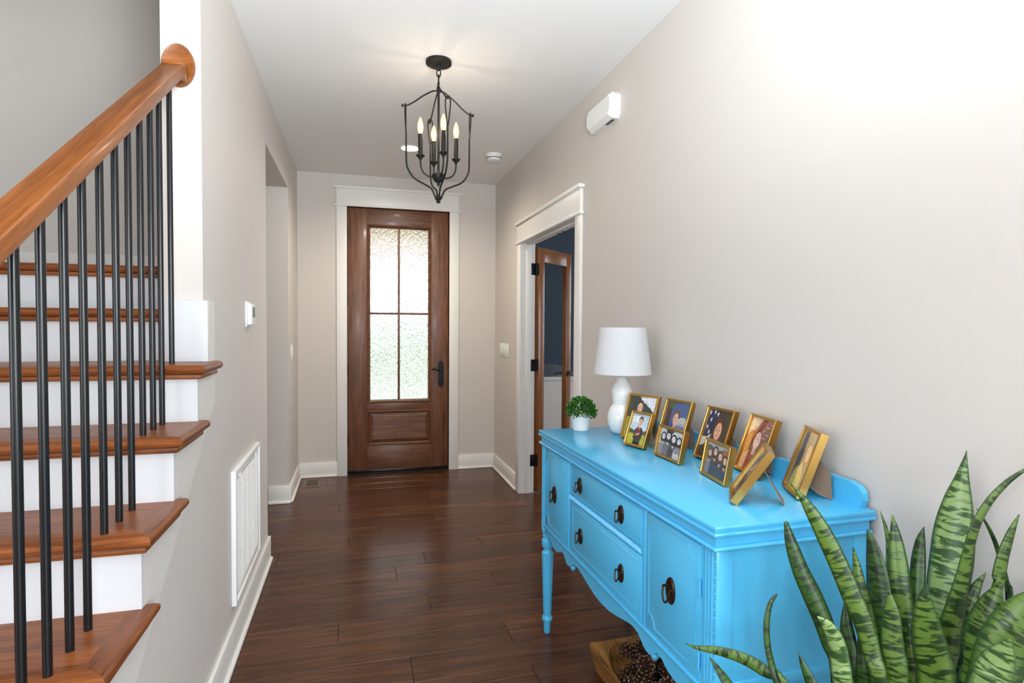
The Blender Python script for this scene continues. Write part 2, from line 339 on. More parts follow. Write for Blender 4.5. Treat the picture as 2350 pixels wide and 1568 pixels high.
obj('window_pane', B(SX1+.047, SX1+.051, 2.96, 3.72, .93, 2.14), CLEAR, w6); obj('window_pane', B(SX1+.047, SX1+.051, 3.78, 4.54, .93, 2.14), CLEAR, w6)
# windows of the living room behind the camera
def bigwin(name, horiz, a0, a1, z0, z1, c):
    w = sgroup(name); n = 3; st = (a1-a0)/n; fr = MB()
    def bx(mb, p0, p1, q0, q1, t):
        return mb.box(p0, p1, c-t, c+t, q0, q1) if horiz else mb.box(c-t, c+t, p0, p1, q0, q1)
    bx(fr, a0, a1, z0, z0+.06, .04); bx(fr, a0, a1, z1-.06, z1, .04)
    for k in range(n+1): bx(fr, max(a0, a0+k*st-.03), min(a1, a0+k*st+.03), z0+.06, z1-.06, .04)
    obj('window_frame', fr, TRIM, w)
    for k in range(n): obj('window_pane', bx(MB(), a0+k*st+.03, a0+(k+1)*st-.03, z0+.06, z1-.06, .003), CLEAR, w)
bigwin('window_5', True, 1.7, 4.1, .4, 2.45, -4.22); bigwin('window_3', True, -2.0, 1.2, .4, 2.45, -4.22); bigwin('window_4', False, -3.0, -.2, .5, 2.4, -4.42)
# ---- baseboards with shoe moulding
def base(name, runs):
    g = sgroup(name)
    bd = MB(); sh = MB()
    for (x0, x1, y0, y1, nx, ny) in runs:   # wall line and the side the board stands on
        t = .015; q = .030
        X0, X1, Y0, Y1 = x0, x1, y0, y1
        def ext(th, z0, z1, mb, b):
            a0, a1, b0, b1 = X0, X1, Y0, Y1
            if nx > 0: a1 = a0+th
            if nx < 0: a0 = a1-th
            if ny > 0: b1 = b0+th
            if ny < 0: b0 = b1-th
            mb.bbox(a0, a1, b0, b1, z0, z1, b=b)
        ext(t, 0, .135, bd, .002); ext(q, 0, .018, sh, .006)
    obj('board', bd, TRIM, g); obj('shoe_moulding', sh, TRIM, g)
base('baseboard_left', [(XL, XL, .6, 3.614, 1, 0), (XL, XL, 4.732, YF, 1, 0), (XL-.15, XL+.015, 4.732, 4.732, 0, -1), (XL-.122, XL+.015, 3.614, 3.614, 0, 1)])
base('baseboard_front', [(XL, -.171, YF, YF, 0, -1), (.945, XR, YF, YF, 0, -1)])
base('baseboard_right', [(XR, XR, OY1+.092, YF, -1, 0), (XR, XR, .1, OY0-.092, -1, 0)])
obj_l = sgroup('baseboard_landing'); obj('board', B(-1.88, XL-.122, 3.547, 3.562, 1.61, 1.755, b=.002), TRIM, obj_l)
# ---- door casings
t1 = sgroup('trim_1')
obj('casing_leg', B(-.171, -.081, YF-.018, YF, 0, 2.456, b=.0015), TRIM, t1); obj('casing_leg', B(.854, .944, YF-.018, YF, 0, 2.456, b=.0015), TRIM, t1)
obj('fillet', B(-.189, .962, YF-.03, YF, 2.456, 2.475, b=.003), TRIM, t1); obj('header_board', B(-.171, .944, YF-.02, YF, 2.475, 2.614, b=.0015), TRIM, t1)
obj('header_cap', B(-.193, .966, YF-.038, YF, 2.614, 2.634, b=.002), TRIM, t1)
t2 = sgroup('trim_2')
obj('casing_leg', B(XR-.018, XR, OY1, OY1+.09, 0, OZ, b=.0015), TRIM, t2); obj('casing_leg', B(XR-.018, XR, OY0-.09, OY0, 0, OZ, b=.0015), TRIM, t2)
obj('fillet', B(XR-.03, XR, OY0-.108, OY1+.108, OZ, OZ+.019, b=.003), TRIM, t2); obj('header_board', B(XR-.02, XR, OY0-.09, OY1+.09, OZ+.019, 2.210, b=.0015), TRIM, t2)
obj('header_cap', B(XR-.038, XR, OY0-.112, OY1+.112, 2.210, 2.232, b=.002), TRIM, t2)
t3 = sgroup('trim_3')     # jamb of the study doorway with its stop
m = MB().box(XR, XR+.115, OY1, OY1+.02, 0, OZ+.02).box(XR, XR+.115, OY0-.02, OY0, 0, OZ+.02).box(XR, XR+.115, OY0, OY1, OZ, OZ+.02)
obj('jamb', m, TRIM, t3)
m = MB().bbox(XR+.04, XR+.075, OY1-.012, OY1, 0, OZ, b=.002).bbox(XR+.04, XR+.075, OY0, OY0+.012, 0, OZ, b=.002).bbox(XR+.04, XR+.075, OY0+.012, OY1-.012, OZ-.012, OZ, b=.002)
obj('door_stop', m, TRIM, t3)
for k in (-.06, .03): obj('ball_catch', B(XR+.085, XR+.108, 3.9+k, 3.9+k+.035, OZ-.002, OZ), BLACK, t3)
for z in (.27, 1.06, 1.85): obj('hinge_leaf', MB().bbox(XR+.082, XR+.122, OY1-.003, OY1, z-.048, z+.048, b=.001).tube([(XR+.126, OY1-.006, z-.05), (XR+.126, OY1-.006, z+.05)], .007, 10), BLACK, t3)
t4 = sgroup('trim_4')     # stained jamb of the entry
m = MB().box(-.101, -.081, YF-.002, YF+.15, 0, 2.478).box(.854, .874, YF-.002, YF+.15, 0, 2.478).box(-.081, .854, YF-.002, YF+.15, 2.456, 2.478)
obj('jamb', m, DOORV, t4); obj('stop', MB().box(-.081, -.058, YF+.059, YF+.1, 0, 2.456).box(.832, .854, YF+.059, YF+.1, 0, 2.456).box(-.058, .832, YF+.059, YF+.1, 2.436, 2.456), DOORV, t4); obj('threshold', B(-.081, .854, YF-.012, YF+.15, 0, .012, b=.003), IRON, t4)
# ---- entry door
d1 = sgroup('door_1', (0, YF+.012, 0))
DX0, DX1, DZ0, DZ1 = -.074, .847, .022, 2.45
GX0, GX1, GZ0, GZ1 = .118, .652, .694, 2.270
T = .045
obj('stile', B(DX0, GX0-.022, 0, T, DZ0, DZ1, b=.001), DOORV, d1); obj('stile', B(GX1+.034, DX1, 0, T, DZ0, DZ1, b=.001), DOORV, d1)
obj('rail', B(GX0-.022, GX1+.034, 0, T, GZ1+.036, DZ1, b=.001), DOORH, d1); obj('rail', B(GX0-.022, GX1+.034, 0, T, .585, GZ0-.036, b=.001), DOORH, d1)
obj('rail', B(GX0-.022, GX1+.034, 0, T, DZ0, .262, b=.001), DOORH, d1)
def mould(x0, x1, z0, z1, w, y0, y1):
    """mitred moulding ring"""
    mb = MB(); prof = [(0, y1), (0, y0), (w*.35, y0-.004), (w*.6, y0+.004), (w, y0+.014), (w, y1)]
    vs = []
    for (i, y) in prof:
        vs += [(x0+i, y, z0+i), (x1-i, y, z0+i), (x1-i, y, z1-i), (x0+i, y, z1-i)]
    n = len(prof); fs = []
    for a in range(n):
        b = (a+1) % n
        for k in range(4): fs.append((a*4+k, a*4+(k+1) % 4, b*4+(k+1) % 4, b*4+k))
    return mb.add(vs, fs)
obj('glazing_bead', mould(GX0-.022, GX1+.034, GZ0-.036, GZ1+.036, .028, -.006, T), DOORH, d1, smooth=0)
CXM = (GX0+GX1)/2; ZM = 1.49
obj('muntin', B(CXM-.009, CXM+.009, .004, .04, GZ0-.01, GZ1+.01, b=.003), DOORV, d1)
for a, b_ in ((GX0-.002, CXM-.009), (CXM+.009, GX1+.01)): obj('muntin', B(a, b_, .004, .04, ZM-.009, ZM+.009, b=.003), DOORH, d1)
for (a, b_) in ((GX0-.004, CXM-.009), (CXM+.009, GX1+.012)):
    for (c, d) in ((GZ0-.012, ZM-.009), (ZM+.009, GZ1+.012)): obj('glass_pane', B(a, b_, .02, .026, c, d), RAIN, d1)
obj('panel_moulding', mould(GX0-.022, GX1+.034, .262, .585, .022, -.004, T), DOORH, d1, smooth=0)
pm = MB(); x0, x1, z0, z1 = GX0-.002, GX1+.014, .282, .565
vs = [(x0, .016, z0), (x1, .016, z0), (x1, .016, z1), (x0, .016, z1), (x0+.035, .002, z0+.035), (x1-.035, .002, z0+.035), (x1-.035, .002, z1-.035), (x0+.035, .002, z1-.035)]
vs += [(p[0], T-.004, p[2]) for p in vs[:4]]
pm.add(vs, [(4, 5, 6, 7), (0, 1, 5, 4), (1, 2, 6, 5), (2, 3, 7, 6), (3, 0, 4, 7), (8, 9, 1, 0), (9, 10, 2, 1), (10, 11, 3, 2), (11, 8, 0, 3), (8, 11, 10, 9)])
obj('raised_panel', pm, DOORH, d1, smooth=0)
obj('door_sweep', B(DX0, DX1, -.006, T-.005, DZ0-.01, DZ0+.016, b=.003), BLACK, d1)
for z in (2.235, 1.61, .967, .315): obj('hinge', MB().tube([(DX0-.004, -.004, z-.05), (DX0-.004, -.004, z+.05)], .007, 10).box(DX0-.006, DX0+.004, -.002, .004, z-.05, z+.05), BLACK, d1)
hs = obj('handle_set', MB().prism([(.752, .825), (.765, .803), (.778, .797), (.791, .803), (.804, .825), (.804, 1.02), (.791, 1.04), (.778, 1.047), (.765, 1.04), (.752, 1.02)], 'y', -.012, 0), BLACK, d1, smooth=20)
obj('lever', MB().tube(smoothpath([(.782, -.010, .952), (.782, -.045, .952), (.772, -.055, .950), (.745, -.055, .956), (.715, -.052, .970), (.687, -.050, .962)], 5), .0075, 10), BLACK, hs)
obj('lever_rose', MB().tube([(.782, -.011, .952), (.782, -.022, .952)], .018, 16), BLACK, hs)
obj('thumb_turn', MB().tube([(.780, -.011, .862), (.780, -.022, .862)], .017, 16).bbox(.776, .784, -.036, -.02, .848, .876, b=.002), BLACK, hs)
for z in (2.16, .92, .36): obj('strike_latch', B(DX1+.001, DX1+.006, -.004, .02, z-.04, z+.04), BLACK, d1)
# ---- french door leaf, swung into the study
phi = math.radians(43); LW = .603
d2 = sgroup('door_2', (XR+.128, OY1-.006, 0), phi)
obj('stile', B(.003, .098, -.02, .02, .012, 2.03, b=.0015), FRENV, d2); obj('stile', B(LW-.098, LW, -.02, .02, .012, 2.03, b=.0015), FRENV, d2)
obj('rail', B(.098, LW-.098, -.02, .02, 1.915, 2.03, b=.0015), FRENH, d2); obj('rail', B(.098, LW-.098, -.02, .02, .012, .22, b=.0015), FRENH, d2)
obj('glass_pane', B(.094, LW-.094, -.003, .003, .215, 1.92), CLEAR, d2)
for z in (.27, 1.06, 1.85): obj('hinge_leaf', B(0, .003, -.02, .02, z-.048, z+.048), BLACK, d2)
dh = obj('door_handle', MB().tube([(LW-.05, -.028, .955), (LW-.05, .028, .955)], .027, 20), BLACK, d2)
for s in (-1, 1): obj('lever', MB().tube(smoothpath([(LW-.05, s*.026, .955), (LW-.05, s*.055, .955), (LW-.065, s*.062, .955), (LW-.11, s*.06, .958), (LW-.155, s*.056, .95)], 5), .009, 10), BLACK, dh)
# ---- outdoors: porch, lawn, woods
struct('porch_slab', B(-2.5, 2.4, YF+.15, 10.0, -.2, -.05), CONC)
struct('walkway', B(-3.5, 4.5, 10.0, 13.5, -.22, -.1), CONC)
struct('lawn', B(-60, 60, 13.5, 90, -.5, -.14), LAWN)
struct('lawn_front', MB().box(-60, -3.5, YF+.2, 13.5, -.5, -.14).box(4.5, 60, YF+.2, 13.5, -.5, -.14).box(-60, 60, -60, YF-12, -.5, -.14), LAWN)
struct('porch_ceiling', B(-2.5, 2.4, YF+.15, 9.7, 2.50, 2.62), BRICK)
hb = MB(); n = 40
hp = [(-80+4*k, 2.2+1.0*math.sin(k*.9)+.7*math.sin(k*2.3+1)) for k in range(n+1)]
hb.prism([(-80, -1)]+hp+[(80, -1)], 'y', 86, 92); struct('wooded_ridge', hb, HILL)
pl = thing('porch_light', 'round flush porch ceiling light with warm bulbs, seen through the entry door glass', 'ceiling light', (.42, 7.2, 2.50))
obj('canopy', MB().lathe([(.08, -.03), (.08, 0)], 24), IRON, pl); obj('glass_bowl', MB().lathe([(.02, -.15), (.10, -.135), (.16, -.09), (.175, -.04)], 32), pmat('lit_porch_bowl', (1, .9, .75), .4, emis=(1, .66, .34), estr=2.2), pl)
tr = thing('leafy_tree', 'leafy green tree outside the study window', 'tree', (4.6, 9.4, -.14))
obj('trunk', MB().tube([(0, 0, 0), (.05, 0, 1.2), (.0, .1, 2.6)], [.16, .12, .07], 10), BARK, tr)
lb = MB(); rnd = random.Random(3)
for k in range(1500):
    a = rnd.uniform(0, 2*PI); e = rnd.uniform(-.9, 1); r = 1.7*rnd.uniform(.55, 1)
    c = Vector((r*math.cos(a)*math.sqrt(1-e*e), r*math.sin(a)*math.sqrt(1-e*e), 2.3+1.7*e)); u = Vector((rnd.gauss(0, 1), rnd.gauss(0, 1), rnd.gauss(0, 1))).normalized(); v = u.orthogonal().normalized()
    lb.add([c-u*.11, c+v*.06, c+u*.11, c-v*.06], [(0, 1, 2, 3)])
cr_ = obj('crown', lb, TREELEAF, tr, smooth=0); cr_['kind'] = 'stuff'

# ================================================================== STAIRS
st = thing('staircase', 'oak-treaded staircase with white risers climbing beside the hall wall to a landing', 'staircase', (-1.2, .5, 0))
inv = Vector((1.2, -.5, 0))
def sub(mb): return mb.xf(lambda p: p+inv)
RUN, RISE, TT = .2535, .18, .028
def YK(k): return 2.02+RUN*(k-7)
def ZK(k): return .18*k if k < 9 else 1.61
SXL = -1.88
def bevelled(poly, z0, z1, edges_sel, r):
    bm = bmesh.new(); n = len(poly)
    lo = [bm.verts.new((x, y, z0)) for x, y in poly]; hi = [bm.verts.new((x, y, z1)) for x, y in poly]
    bm.faces.new(lo[::-1]); bm.faces.new(hi)
    for i in range(n): bm.faces.new((lo[i], lo[(i+1) % n], hi[(i+1) % n], hi[i]))
    es = []
    for i in edges_sel:
        j = (i+1) % n
        es += [bm.edges.get((lo[i], lo[j])), bm.edges.get((hi[i], hi[j]))]
    bmesh.ops.bevel(bm, geom=es, offset=r, segments=4, affect='EDGES', profile=.5, clamp_overlap=True)
    return MB().bm(bm)
for k in range(1, 10):
    y0 = YK(k)-.03; z1 = ZK(k); z0 = z1-TT; yb = YK(k+1)+.0
    if k <= 6:
        poly = [(SXL, y0), (-.458, y0), (-.513, y0+.055), (-.513, yb), (SXL, yb)]
        rp = [(-.458, y0), (-.458, yb+.035), (-.4865, yb+.035), (-.4865, yb), (-.513, yb), (-.513, y0+.055)]
    elif k == 7:
        poly = [(SXL, y0), (-.458, y0), (-.513, y0+.055), (-.513, 2.158), (XL-.123, 2.158), (XL-.123, yb), (SXL, yb)]
        rp = [(-.458, y0), (-.458, 2.245), (-.4865, 2.245), (-.4865, 2.158), (-.513, 2.158), (-.513, y0+.055)]
    else:
        yb2 = yb if k == 8 else 3.56
        poly = [(SXL, y0), (XL-.123, y0), (XL-.123, yb2), (SXL, yb2)]; rp = None
    t_ = obj('tread', sub(bevelled(poly, z0, z1, [0], .0132)), STAIRW, st)
    if rp: obj('return_nosing', sub(bevelled(rp, z0, z1, [0, 1], .0132)), STAIRWY, t_)
    xr = -.472 if k <= 7 else XL-.123
    cv = MB().bbox(SXL, xr, YK(k)-.016, YK(k), z0-.017, z0, b=.006)
    if k <= 6: cv.bbox(-.487, xr, YK(k), YK(k+1)+.012, z0-.017, z0, b=.006)
    if k == 7: cv.bbox(-.487, xr, YK(k), 2.232, z0-.017, z0, b=.006)
    obj('cove_moulding', sub(cv), STAIRW, t_)
    xr = -.487 if k <= 7 else XL-.123
    zb = ZK(k-1) if k > 1 else 0
    obj('riser', sub(B(SXL, xr, YK(k), YK(k)+.018, zb, z0)), RISER, st)
# skirt board with its stepped top, and the cap at the wall end
sk = [(YK(1)+.018, 0)]
for k in range(1, 8):
    sk += [(YK(k)+.018, ZK(k)-TT)] + ([(YK(k+1)+.018, ZK(k)-TT)] if k < 7 else [(2.178, ZK(7)-TT), (2.178, 1.469), (2.255, 1.469), (2.255, 1.119)])
sk += [(1.551-.625/.703, 0.0)]
obj('skirt_board', sub(MB().prism(sk, 'x', XL, XL+.018)), SKIRT, st, smooth=0)
obj('wall_end_board', sub(B(XL-.122, XL+.018, 2.159, 2.177, ZK(7), 1.469, b=.003)), RISER, st)
# plastered side under the flight
sw = [(YK(1)+.02, 0)]
for k in range(1, 8): sw += [(YK(k)+.02, ZK(k)-TT-.02), (min(YK(k+1)+.02, 2.176), ZK(k)-TT-.02)]
sw += [(2.176, 0)]
struct('wall_under_stairs', MB().prism(sw, 'x', XL-.1, XL), WALL, smooth=0)
# ---- railing
rl = thing('stair_railing', 'slanted honey oak handrail on slim black metal balusters beside the stairs', 'railing', (-.571, 1.1, 0))
RI = Vector((.571, -1.1, 0))
SL = .695; ang = math.atan(SL)
def railz(y): return 1.477+SL*(y-1.086)          # underside
L0, L1 = .25, 2.135
ln = (L1-L0)/math.cos(ang)
hr = obj('handrail', MB().bbox(0, ln, -.0315, .0315, 0, .037, b=.005, seg=3), RAILW, rl, (0, L0-1.1, railz(L0)), (0, -ang, PI/2))
hr.rotation_mode = 'XYZ'
hr.matrix_local = Matrix.Translation((0, L0-1.1, railz(L0))) @ Matrix.Rotation(PI/2, 4, 'Z') @ Matrix.Rotation(-ang, 4, 'Y')
zt = railz(2.12)
obj('rail_end', MB().bbox(-.571-.0315, -.571+.0315, 2.10, 2.162, zt-.004, zt+.045, b=.004).xf(lambda p: p+RI), RAILW, rl)
def ell(cx, cz, rx, rz, y, n=40): return [(cx+rx*math.cos(2*PI*k/n), y, cz+rz*math.sin(2*PI*k/n)) for k in range(n)]
ro = MB(); rings = [ell(-.571, 2.25, .050, .070, 2.177), ell(-.571, 2.25, .050, .070, 2.163), ell(-.571, 2.25, .046, .065, 2.156), ell(-.571, 2.25, .037, .055, 2.160)]
vs = sum(rings, []); fs = []
for i in range(3):
    for k in range(40): fs.append((i*40+k, i*40+(k+1) % 40, (i+1)*40+(k+1) % 40, (i+1)*40+k))
fs.append(tuple(120+k for k in range(40))); ro.add(vs, fs).xf(lambda p: p+RI)
obj('rosette', ro, RAILW, rl)
bal = [(.915, 3), (1.003, 4-1), (1.091, 3), (1.179, 3), (1.267, 4), (1.355, 4), (1.438, 4), (1.528, 5), (1.617, 5), (1.707, 5), (1.80, 6), (1.889, 6), (1.976, 6), (2.085, 7)]
for (y, k) in bal:
    k = max(kk for kk in range(1, 9) if YK(kk)-.02 <= y) if y < 1.26 else k
    x = -.567-.010*max(0, (y-1.6)/.5)
    z0 = ZK(k); z1 = railz(y)+.004
    obj('baluster', MB().tube([(0, 0, 0), (0, 0, z1-z0)], .0082, 16), BLACK, rl, (x+.571, y-1.1, z0))
# ================================================================== WALL AND CEILING FITTINGS
vg = thing('return_air_grille', 'white louvred return air grille low on the hall wall beside the stairs', 'air vent', (XL, 2.91, .49))
VW, VH = .315, .285
def fr4(mb, a, b, w, x0, x1, bv=.003):
    return mb.bbox(x0, x1, -a, -a+w, -b, b, b=bv).bbox(x0, x1, a-w, a, -b, b, b=bv).bbox(x0, x1, -a+w, a-w, b-w, b, b=bv).bbox(x0, x1, -a+w, a-w, -b, -b+w, b=bv)
obj('outer_frame', fr4(MB(), VW, VH, .018, 0, .020), PLASTIC, vg); obj('hinged_frame', fr4(MB(), VW-.02, VH-.02, .032, .004, .014), TRIM, vg)
obj('backing', B(.0005, .002, -VW+.02, VW-.02, -VH+.02, VH-.02), DKPLASTIC, vg)
nl = 38; sl_me = None; pitch = (2*VH-.104)/nl
for i in range(nl):
    z = -VH+.052+pitch*(i+.5)
    if sl_me is None:
        sl_me = mesh('louvre', MB().add([(.0025, -VW+.05, .006), (.0025, VW-.05, .006), (.013, VW-.05, -.006), (.013, -VW+.05, -.006), (.0025, -VW+.05, .0072), (.0025, VW-.05, .0072), (.013, VW-.05, -.0048), (.013, -VW+.05, -.0048)],
            [(0, 1, 2, 3), (7, 6, 5, 4), (0, 4, 5, 1), (2, 6, 7, 3), (1, 5, 6, 2), (0, 3, 7, 4)]), PLASTIC, 0)
    obj('louvre', sl_me, None, vg, (0, 0, z))
for y in (-.13, 0, .13): obj('divider', B(.006, .0145, y-.003, y+.003, -VH+.05, VH-.05), DKPLASTIC if False else TRIM, vg)
for y in (-.2, .2): obj('latch', B(.014, .02, y-.012, y+.012, VH-.046, VH-.034, b=.002), PLASTIC, vg)
th = thing('thermostat', 'white wall thermostat with grey screen beside the hall opening', 'thermostat', (XL, 2.995, 1.435))
obj('wall_plate', B(0, .008, -.055, .055, -.06, .06, b=.003), PLASTIC, th); bd_ = obj('housing', B(.008, .028, -.045, .05, -.05, .05, b=.004), PLASTIC, th)
obj('screen', B(.028, .0292, -.02, .04, -.015, .035), DKPLASTIC, bd_)
sw1 = thing('light_switch_bank', 'wide white plate of rocker switches on the wall by the study doorway', 'light switch', (XR, 5.09, 1.163))
obj('plate', B(-.006, 0, -.155, .155, -.06, .06, b=.003), PLASTIC, sw1)
for y in (-.115, -.04, .04, .115): obj('rocker', MB().bbox(-.011, -.006, y-.022, y+.022, -.034, .034, b=.002), PLASTIC, sw1)
sw2 = thing('light_switch', 'single white switch plate on the narrow pier left of the entry door', 'light switch', (XL, 4.93, 1.163))
obj('plate', B(0, .006, -.036, .036, -.06, .06, b=.003), PLASTIC, sw2); obj('rocker', B(.006, .011, -.017, .017, -.034, .034, b=.002), PLASTIC, sw2)
fv = thing('floor_register', 'flat metal floor register in front of the entry wall corner', 'floor vent', (-.372, 5.265, 0))
obj('rim', MB().box(-.07, -.05, -.136, .136, 0, .004).box(.05, .07, -.136, .136, 0, .004).box(-.05, .05, -.136, -.112, 0, .004).box(-.05, .05, .112, .136, 0, .004), pmat('register_metal', lin((128, 110, 92)), .5, .2), fv)
obj('duct', B(-.05, .05, -.112, .112, .0002, .001), SOIL, fv)
for k in range(9): obj('louvre', B(-.05, .05, -.1+.025*k-.004, -.1+.025*k+.004, .001, .0035), MATS['register_metal'], fv)
al = thing('alarm_chime', 'white faceted chime box mounted high on the wall', 'chime box', (XR, 2.885, 2.525))
def rect_ring(a, b, ch, x): return [(x, -a+ch, -b), (x, a-ch, -b), (x, a, -b+ch), (x, a, b-ch), (x, a-ch, b), (x, -a+ch, b), (x, -a, b-ch), (x, -a, -b+ch)]
al_m = MB(); R3 = [rect_ring(.155, .066, .02, 0), rect_ring(.155, .066, .02, -.035), rect_ring(.150, .048, .024, -.06)]
vs = sum(R3, []); fs = [tuple(range(8))]
for i in range(2):
    for k in range(8): fs.append((i*8+k, i*8+(k+1) % 8, i*8+8+(k+1) % 8, i*8+8+k))
fs.append(tuple(16+k for k in range(8))); al_m.add(vs, fs)
obj('housing', al_m, PLASTIC, al, smooth=0); obj('sound_slot', B(-.026, -.012, -.11, -.03, -.0685, -.0655), BLACK, al)
sm = thing('smoke_detector', 'round white smoke detector on the ceiling near the entry', 'smoke detector', (1.058, 4.50, CZ))
obj('base_ring', MB().lathe([(.066, -.012), (.068, 0)], 32), PLASTIC, sm); obj('dome', MB().lathe([(.03, -.048), (.046, -.046), (.054, -.036), (.056, -.012)], 32), PLASTIC, sm)
obj('vent_slot', MB().lathe([(.0555, -.032), (.0562, -.026)], 32), DKPLASTIC, sm)
dl = thing('recessed_downlight', 'lit round recessed downlight in the ceiling beyond the lantern', 'downlight', (.40, 4.51, CZ))
obj('trim_ring', MB().lathe([(.068, -.004), (.080, -.004), (.082, 0)], 36), PLASTIC, dl); obj('lens', MB().lathe([(.066, -.006), (.067, -.003)], 36), LIGHTDISC, dl)
dg = lamp('downlight_glow', 'SPOT', (.40, 4.51, CZ-.02), (.40, 4.51, 0), 62, (1, .88, .72), .06); dg.data.spot_size = math.radians(165); dg.data.spot_blend = 1.0
# ---- lantern chandelier
CH = Vector((.41, 2.99, 0))
ch = thing('lantern_chandelier', 'black iron lantern chandelier with four lit candle bulbs hanging in the hall', 'chandelier', (CH.x, CH.y, CZ))
fh = CH.normalized(); sd = Vector((fh.y, -fh.x, 0))
def lz(z): return z-CZ
obj('canopy', MB().lathe([(.02, -.024), (.058, -.021), (.066, -.016), (.066, 0)], 32).lathe([(.008, -.048), (.012, -.02)], 12), IRON, ch)
for i, z in enumerate((2.682, 2.653)):
    a = PI/2*i; pts = [((.010*math.cos(t))*math.cos(a), (.010*math.cos(t))*math.sin(a), lz(z)+.022*math.sin(t)) for t in [2*PI*k/16 for k in range(16)]]
    obj('chain_link', MB().tube(pts, .003, 8, True), IRON, ch)
obj('hanging_loop', MB().tube([(0, 0, lz(2.635)), (-.004, 0, lz(2.60)), (0, 0, lz(2.575))], .006, 8), IRON, ch)
obj('center_rod', MB().lathe([(.006, lz(2.15)), (.006, lz(2.58)), (.011, lz(2.585)), (.011, lz(2.605)), (.005, lz(2.615))], 14), IRON, ch)
obj('hub_bowl', MB().lathe([(.004, lz(2.105)), (.008, lz(2.112)), (.008, lz(2.122)), (.022, lz(2.13)), (.032, lz(2.15)), (.033, lz(2.165)), (.012, lz(2.175)), (.006, lz(2.185))], 20), IRON, ch)
obj('bottom_finial', MB().lathe([(.005, lz(2.018)), (.011, lz(2.024)), (.011, lz(2.034)), (.018, lz(2.04)), (.018, lz(2.046)), (.008, lz(2.06))], 18), IRON, ch)
TH = [Vector((-.171, -.042)), Vector((.168, .046)), Vector((.046, -.169)), Vector((-.046, .169))]
for q in TH:
    d = (sd*q.x+fh*q.y); d.normalize(); tn = Vector((-d.y, d.x, 0))
    def PT(r, z, off=0): return d*r+tn*off+Vector((0, 0, lz(z)))
    obj('top_arm', MB().tube(smoothpath([PT(.004, 2.588), PT(.03, 2.586), PT(.08, 2.555), PT(.13, 2.515), PT(.165, 2.494), PT(.185, 2.492)], 5), .0042, 8).tube([PT(.183, 2.492), PT(.189, 2.492)], .008, 10), IRON, ch)
    side = smoothpath([PT(.166, 2.37), PT(.166, 2.23), PT(.158, 2.18), PT(.125, 2.135), PT(.07, 2.108), PT(.035, 2.088), PT(.016, 2.046)], 5)
    loop = smoothpath([PT(.168, 2.37, .003), PT(.170, 2.43, .010), PT(.171, 2.475, .013), PT(.171, 2.497, .008), PT(.171, 2.502, 0), PT(.171, 2.497, -.008), PT(.171, 2.475, -.013), PT(.170, 2.43, -.010), PT(.168, 2.37, -.003)], 4)
    obj('side_wire', MB().tube(side, .0046, 8).tube(loop, .0032, 8), IRON, ch)
    obj('candle_arm', MB().tube(smoothpath([PT(.025, 2.155), PT(.045, 2.150), PT(.075, 2.165), PT(.091, 2.195), PT(.094, 2.232)], 5), .0042, 8), IRON, ch)
    c = PT(.094, 0); c.z = 0
    cs = obj('candle_sleeve', MB().lathe([(.006, lz(2.228)), (.008, lz(2.236)), (.022, lz(2.250)), (.022, lz(2.254)), (.0115, lz(2.256)), (.0115, lz(2.36)), (.006, lz(2.362))], 18, c), IRON, ch)
    bb = obj('bulb', MB().lathe([(.008, lz(2.36)), (.012, lz(2.372)), (.0155, lz(2.392)), (.013, lz(2.415)), (.006, lz(2.438)), (.001, lz(2.446))], 16, c), BULB, ch)
    obj('filament', MB().lathe([(.002, lz(2.372)), (.006, lz(2.385)), (.006, lz(2.405)), (.002, lz(2.418))], 10, c), BULBCORE, bb)
    lamp('candle_glow', 'POINT', CH+Vector((c.x, c.y, 2.395)), None, 1.25, (1, .80, .58), .016)

# ================================================================== SIDEBOARD
SBA = math.radians(.8); SBO = Vector((.811, 1.166, 0)); ZT = .92; SL_, SD_ = 1.305, .485
sb = thing('painted_sideboard', 'bright blue painted antique sideboard with drawers, doors and brass pulls along the right wall', 'sideboard', SBO, SBA)
def sbw(s, d, z): return Vector((SBO.x+d*math.cos(SBA)-s*math.sin(SBA), SBO.y+d*math.sin(SBA)+s*math.cos(SBA), z))
# top: two stacked slabs with a groove, then frieze and bead moulding
top = MB().bbox(.002, SD_, .002, SL_-.002, .9085, ZT, b=.003).box(.006, SD_, .006, SL_-.006, .904, .9085).bbox(0, SD_, 0, SL_, .895, .904, b=.003)
obj('top', top, BLUE, sb)
obj('frieze', B(.014, SD_-.01, .014, SL_-.014, .868, .895), BLUE, sb)
obj('bead_moulding', MB().bbox(.002, SD_-.008, .002, SL_-.002, .858, .869, b=.005, seg=3), BLUE, sb)
FD = .016          # front face
body = MB().box(FD, SD_-.012, .016, SL_-.016, .50, .858)
obj('carcass', body, BLUE, sb)
obj('backsplash', MB().prism([(.03, ZT), (.022, ZT+.02), (.024, ZT+.04), (.036, ZT+.054), (.065, ZT+.062), (.12, ZT+.063)]+[(SL_-.12, ZT+.063), (SL_-.065, ZT+.062), (SL_-.036, ZT+.054), (SL_-.024, ZT+.04), (SL_-.022, ZT+.02), (SL_-.03, ZT)], 'x', SD_-.026, SD_-.006), BLUE, sb, smooth=20)
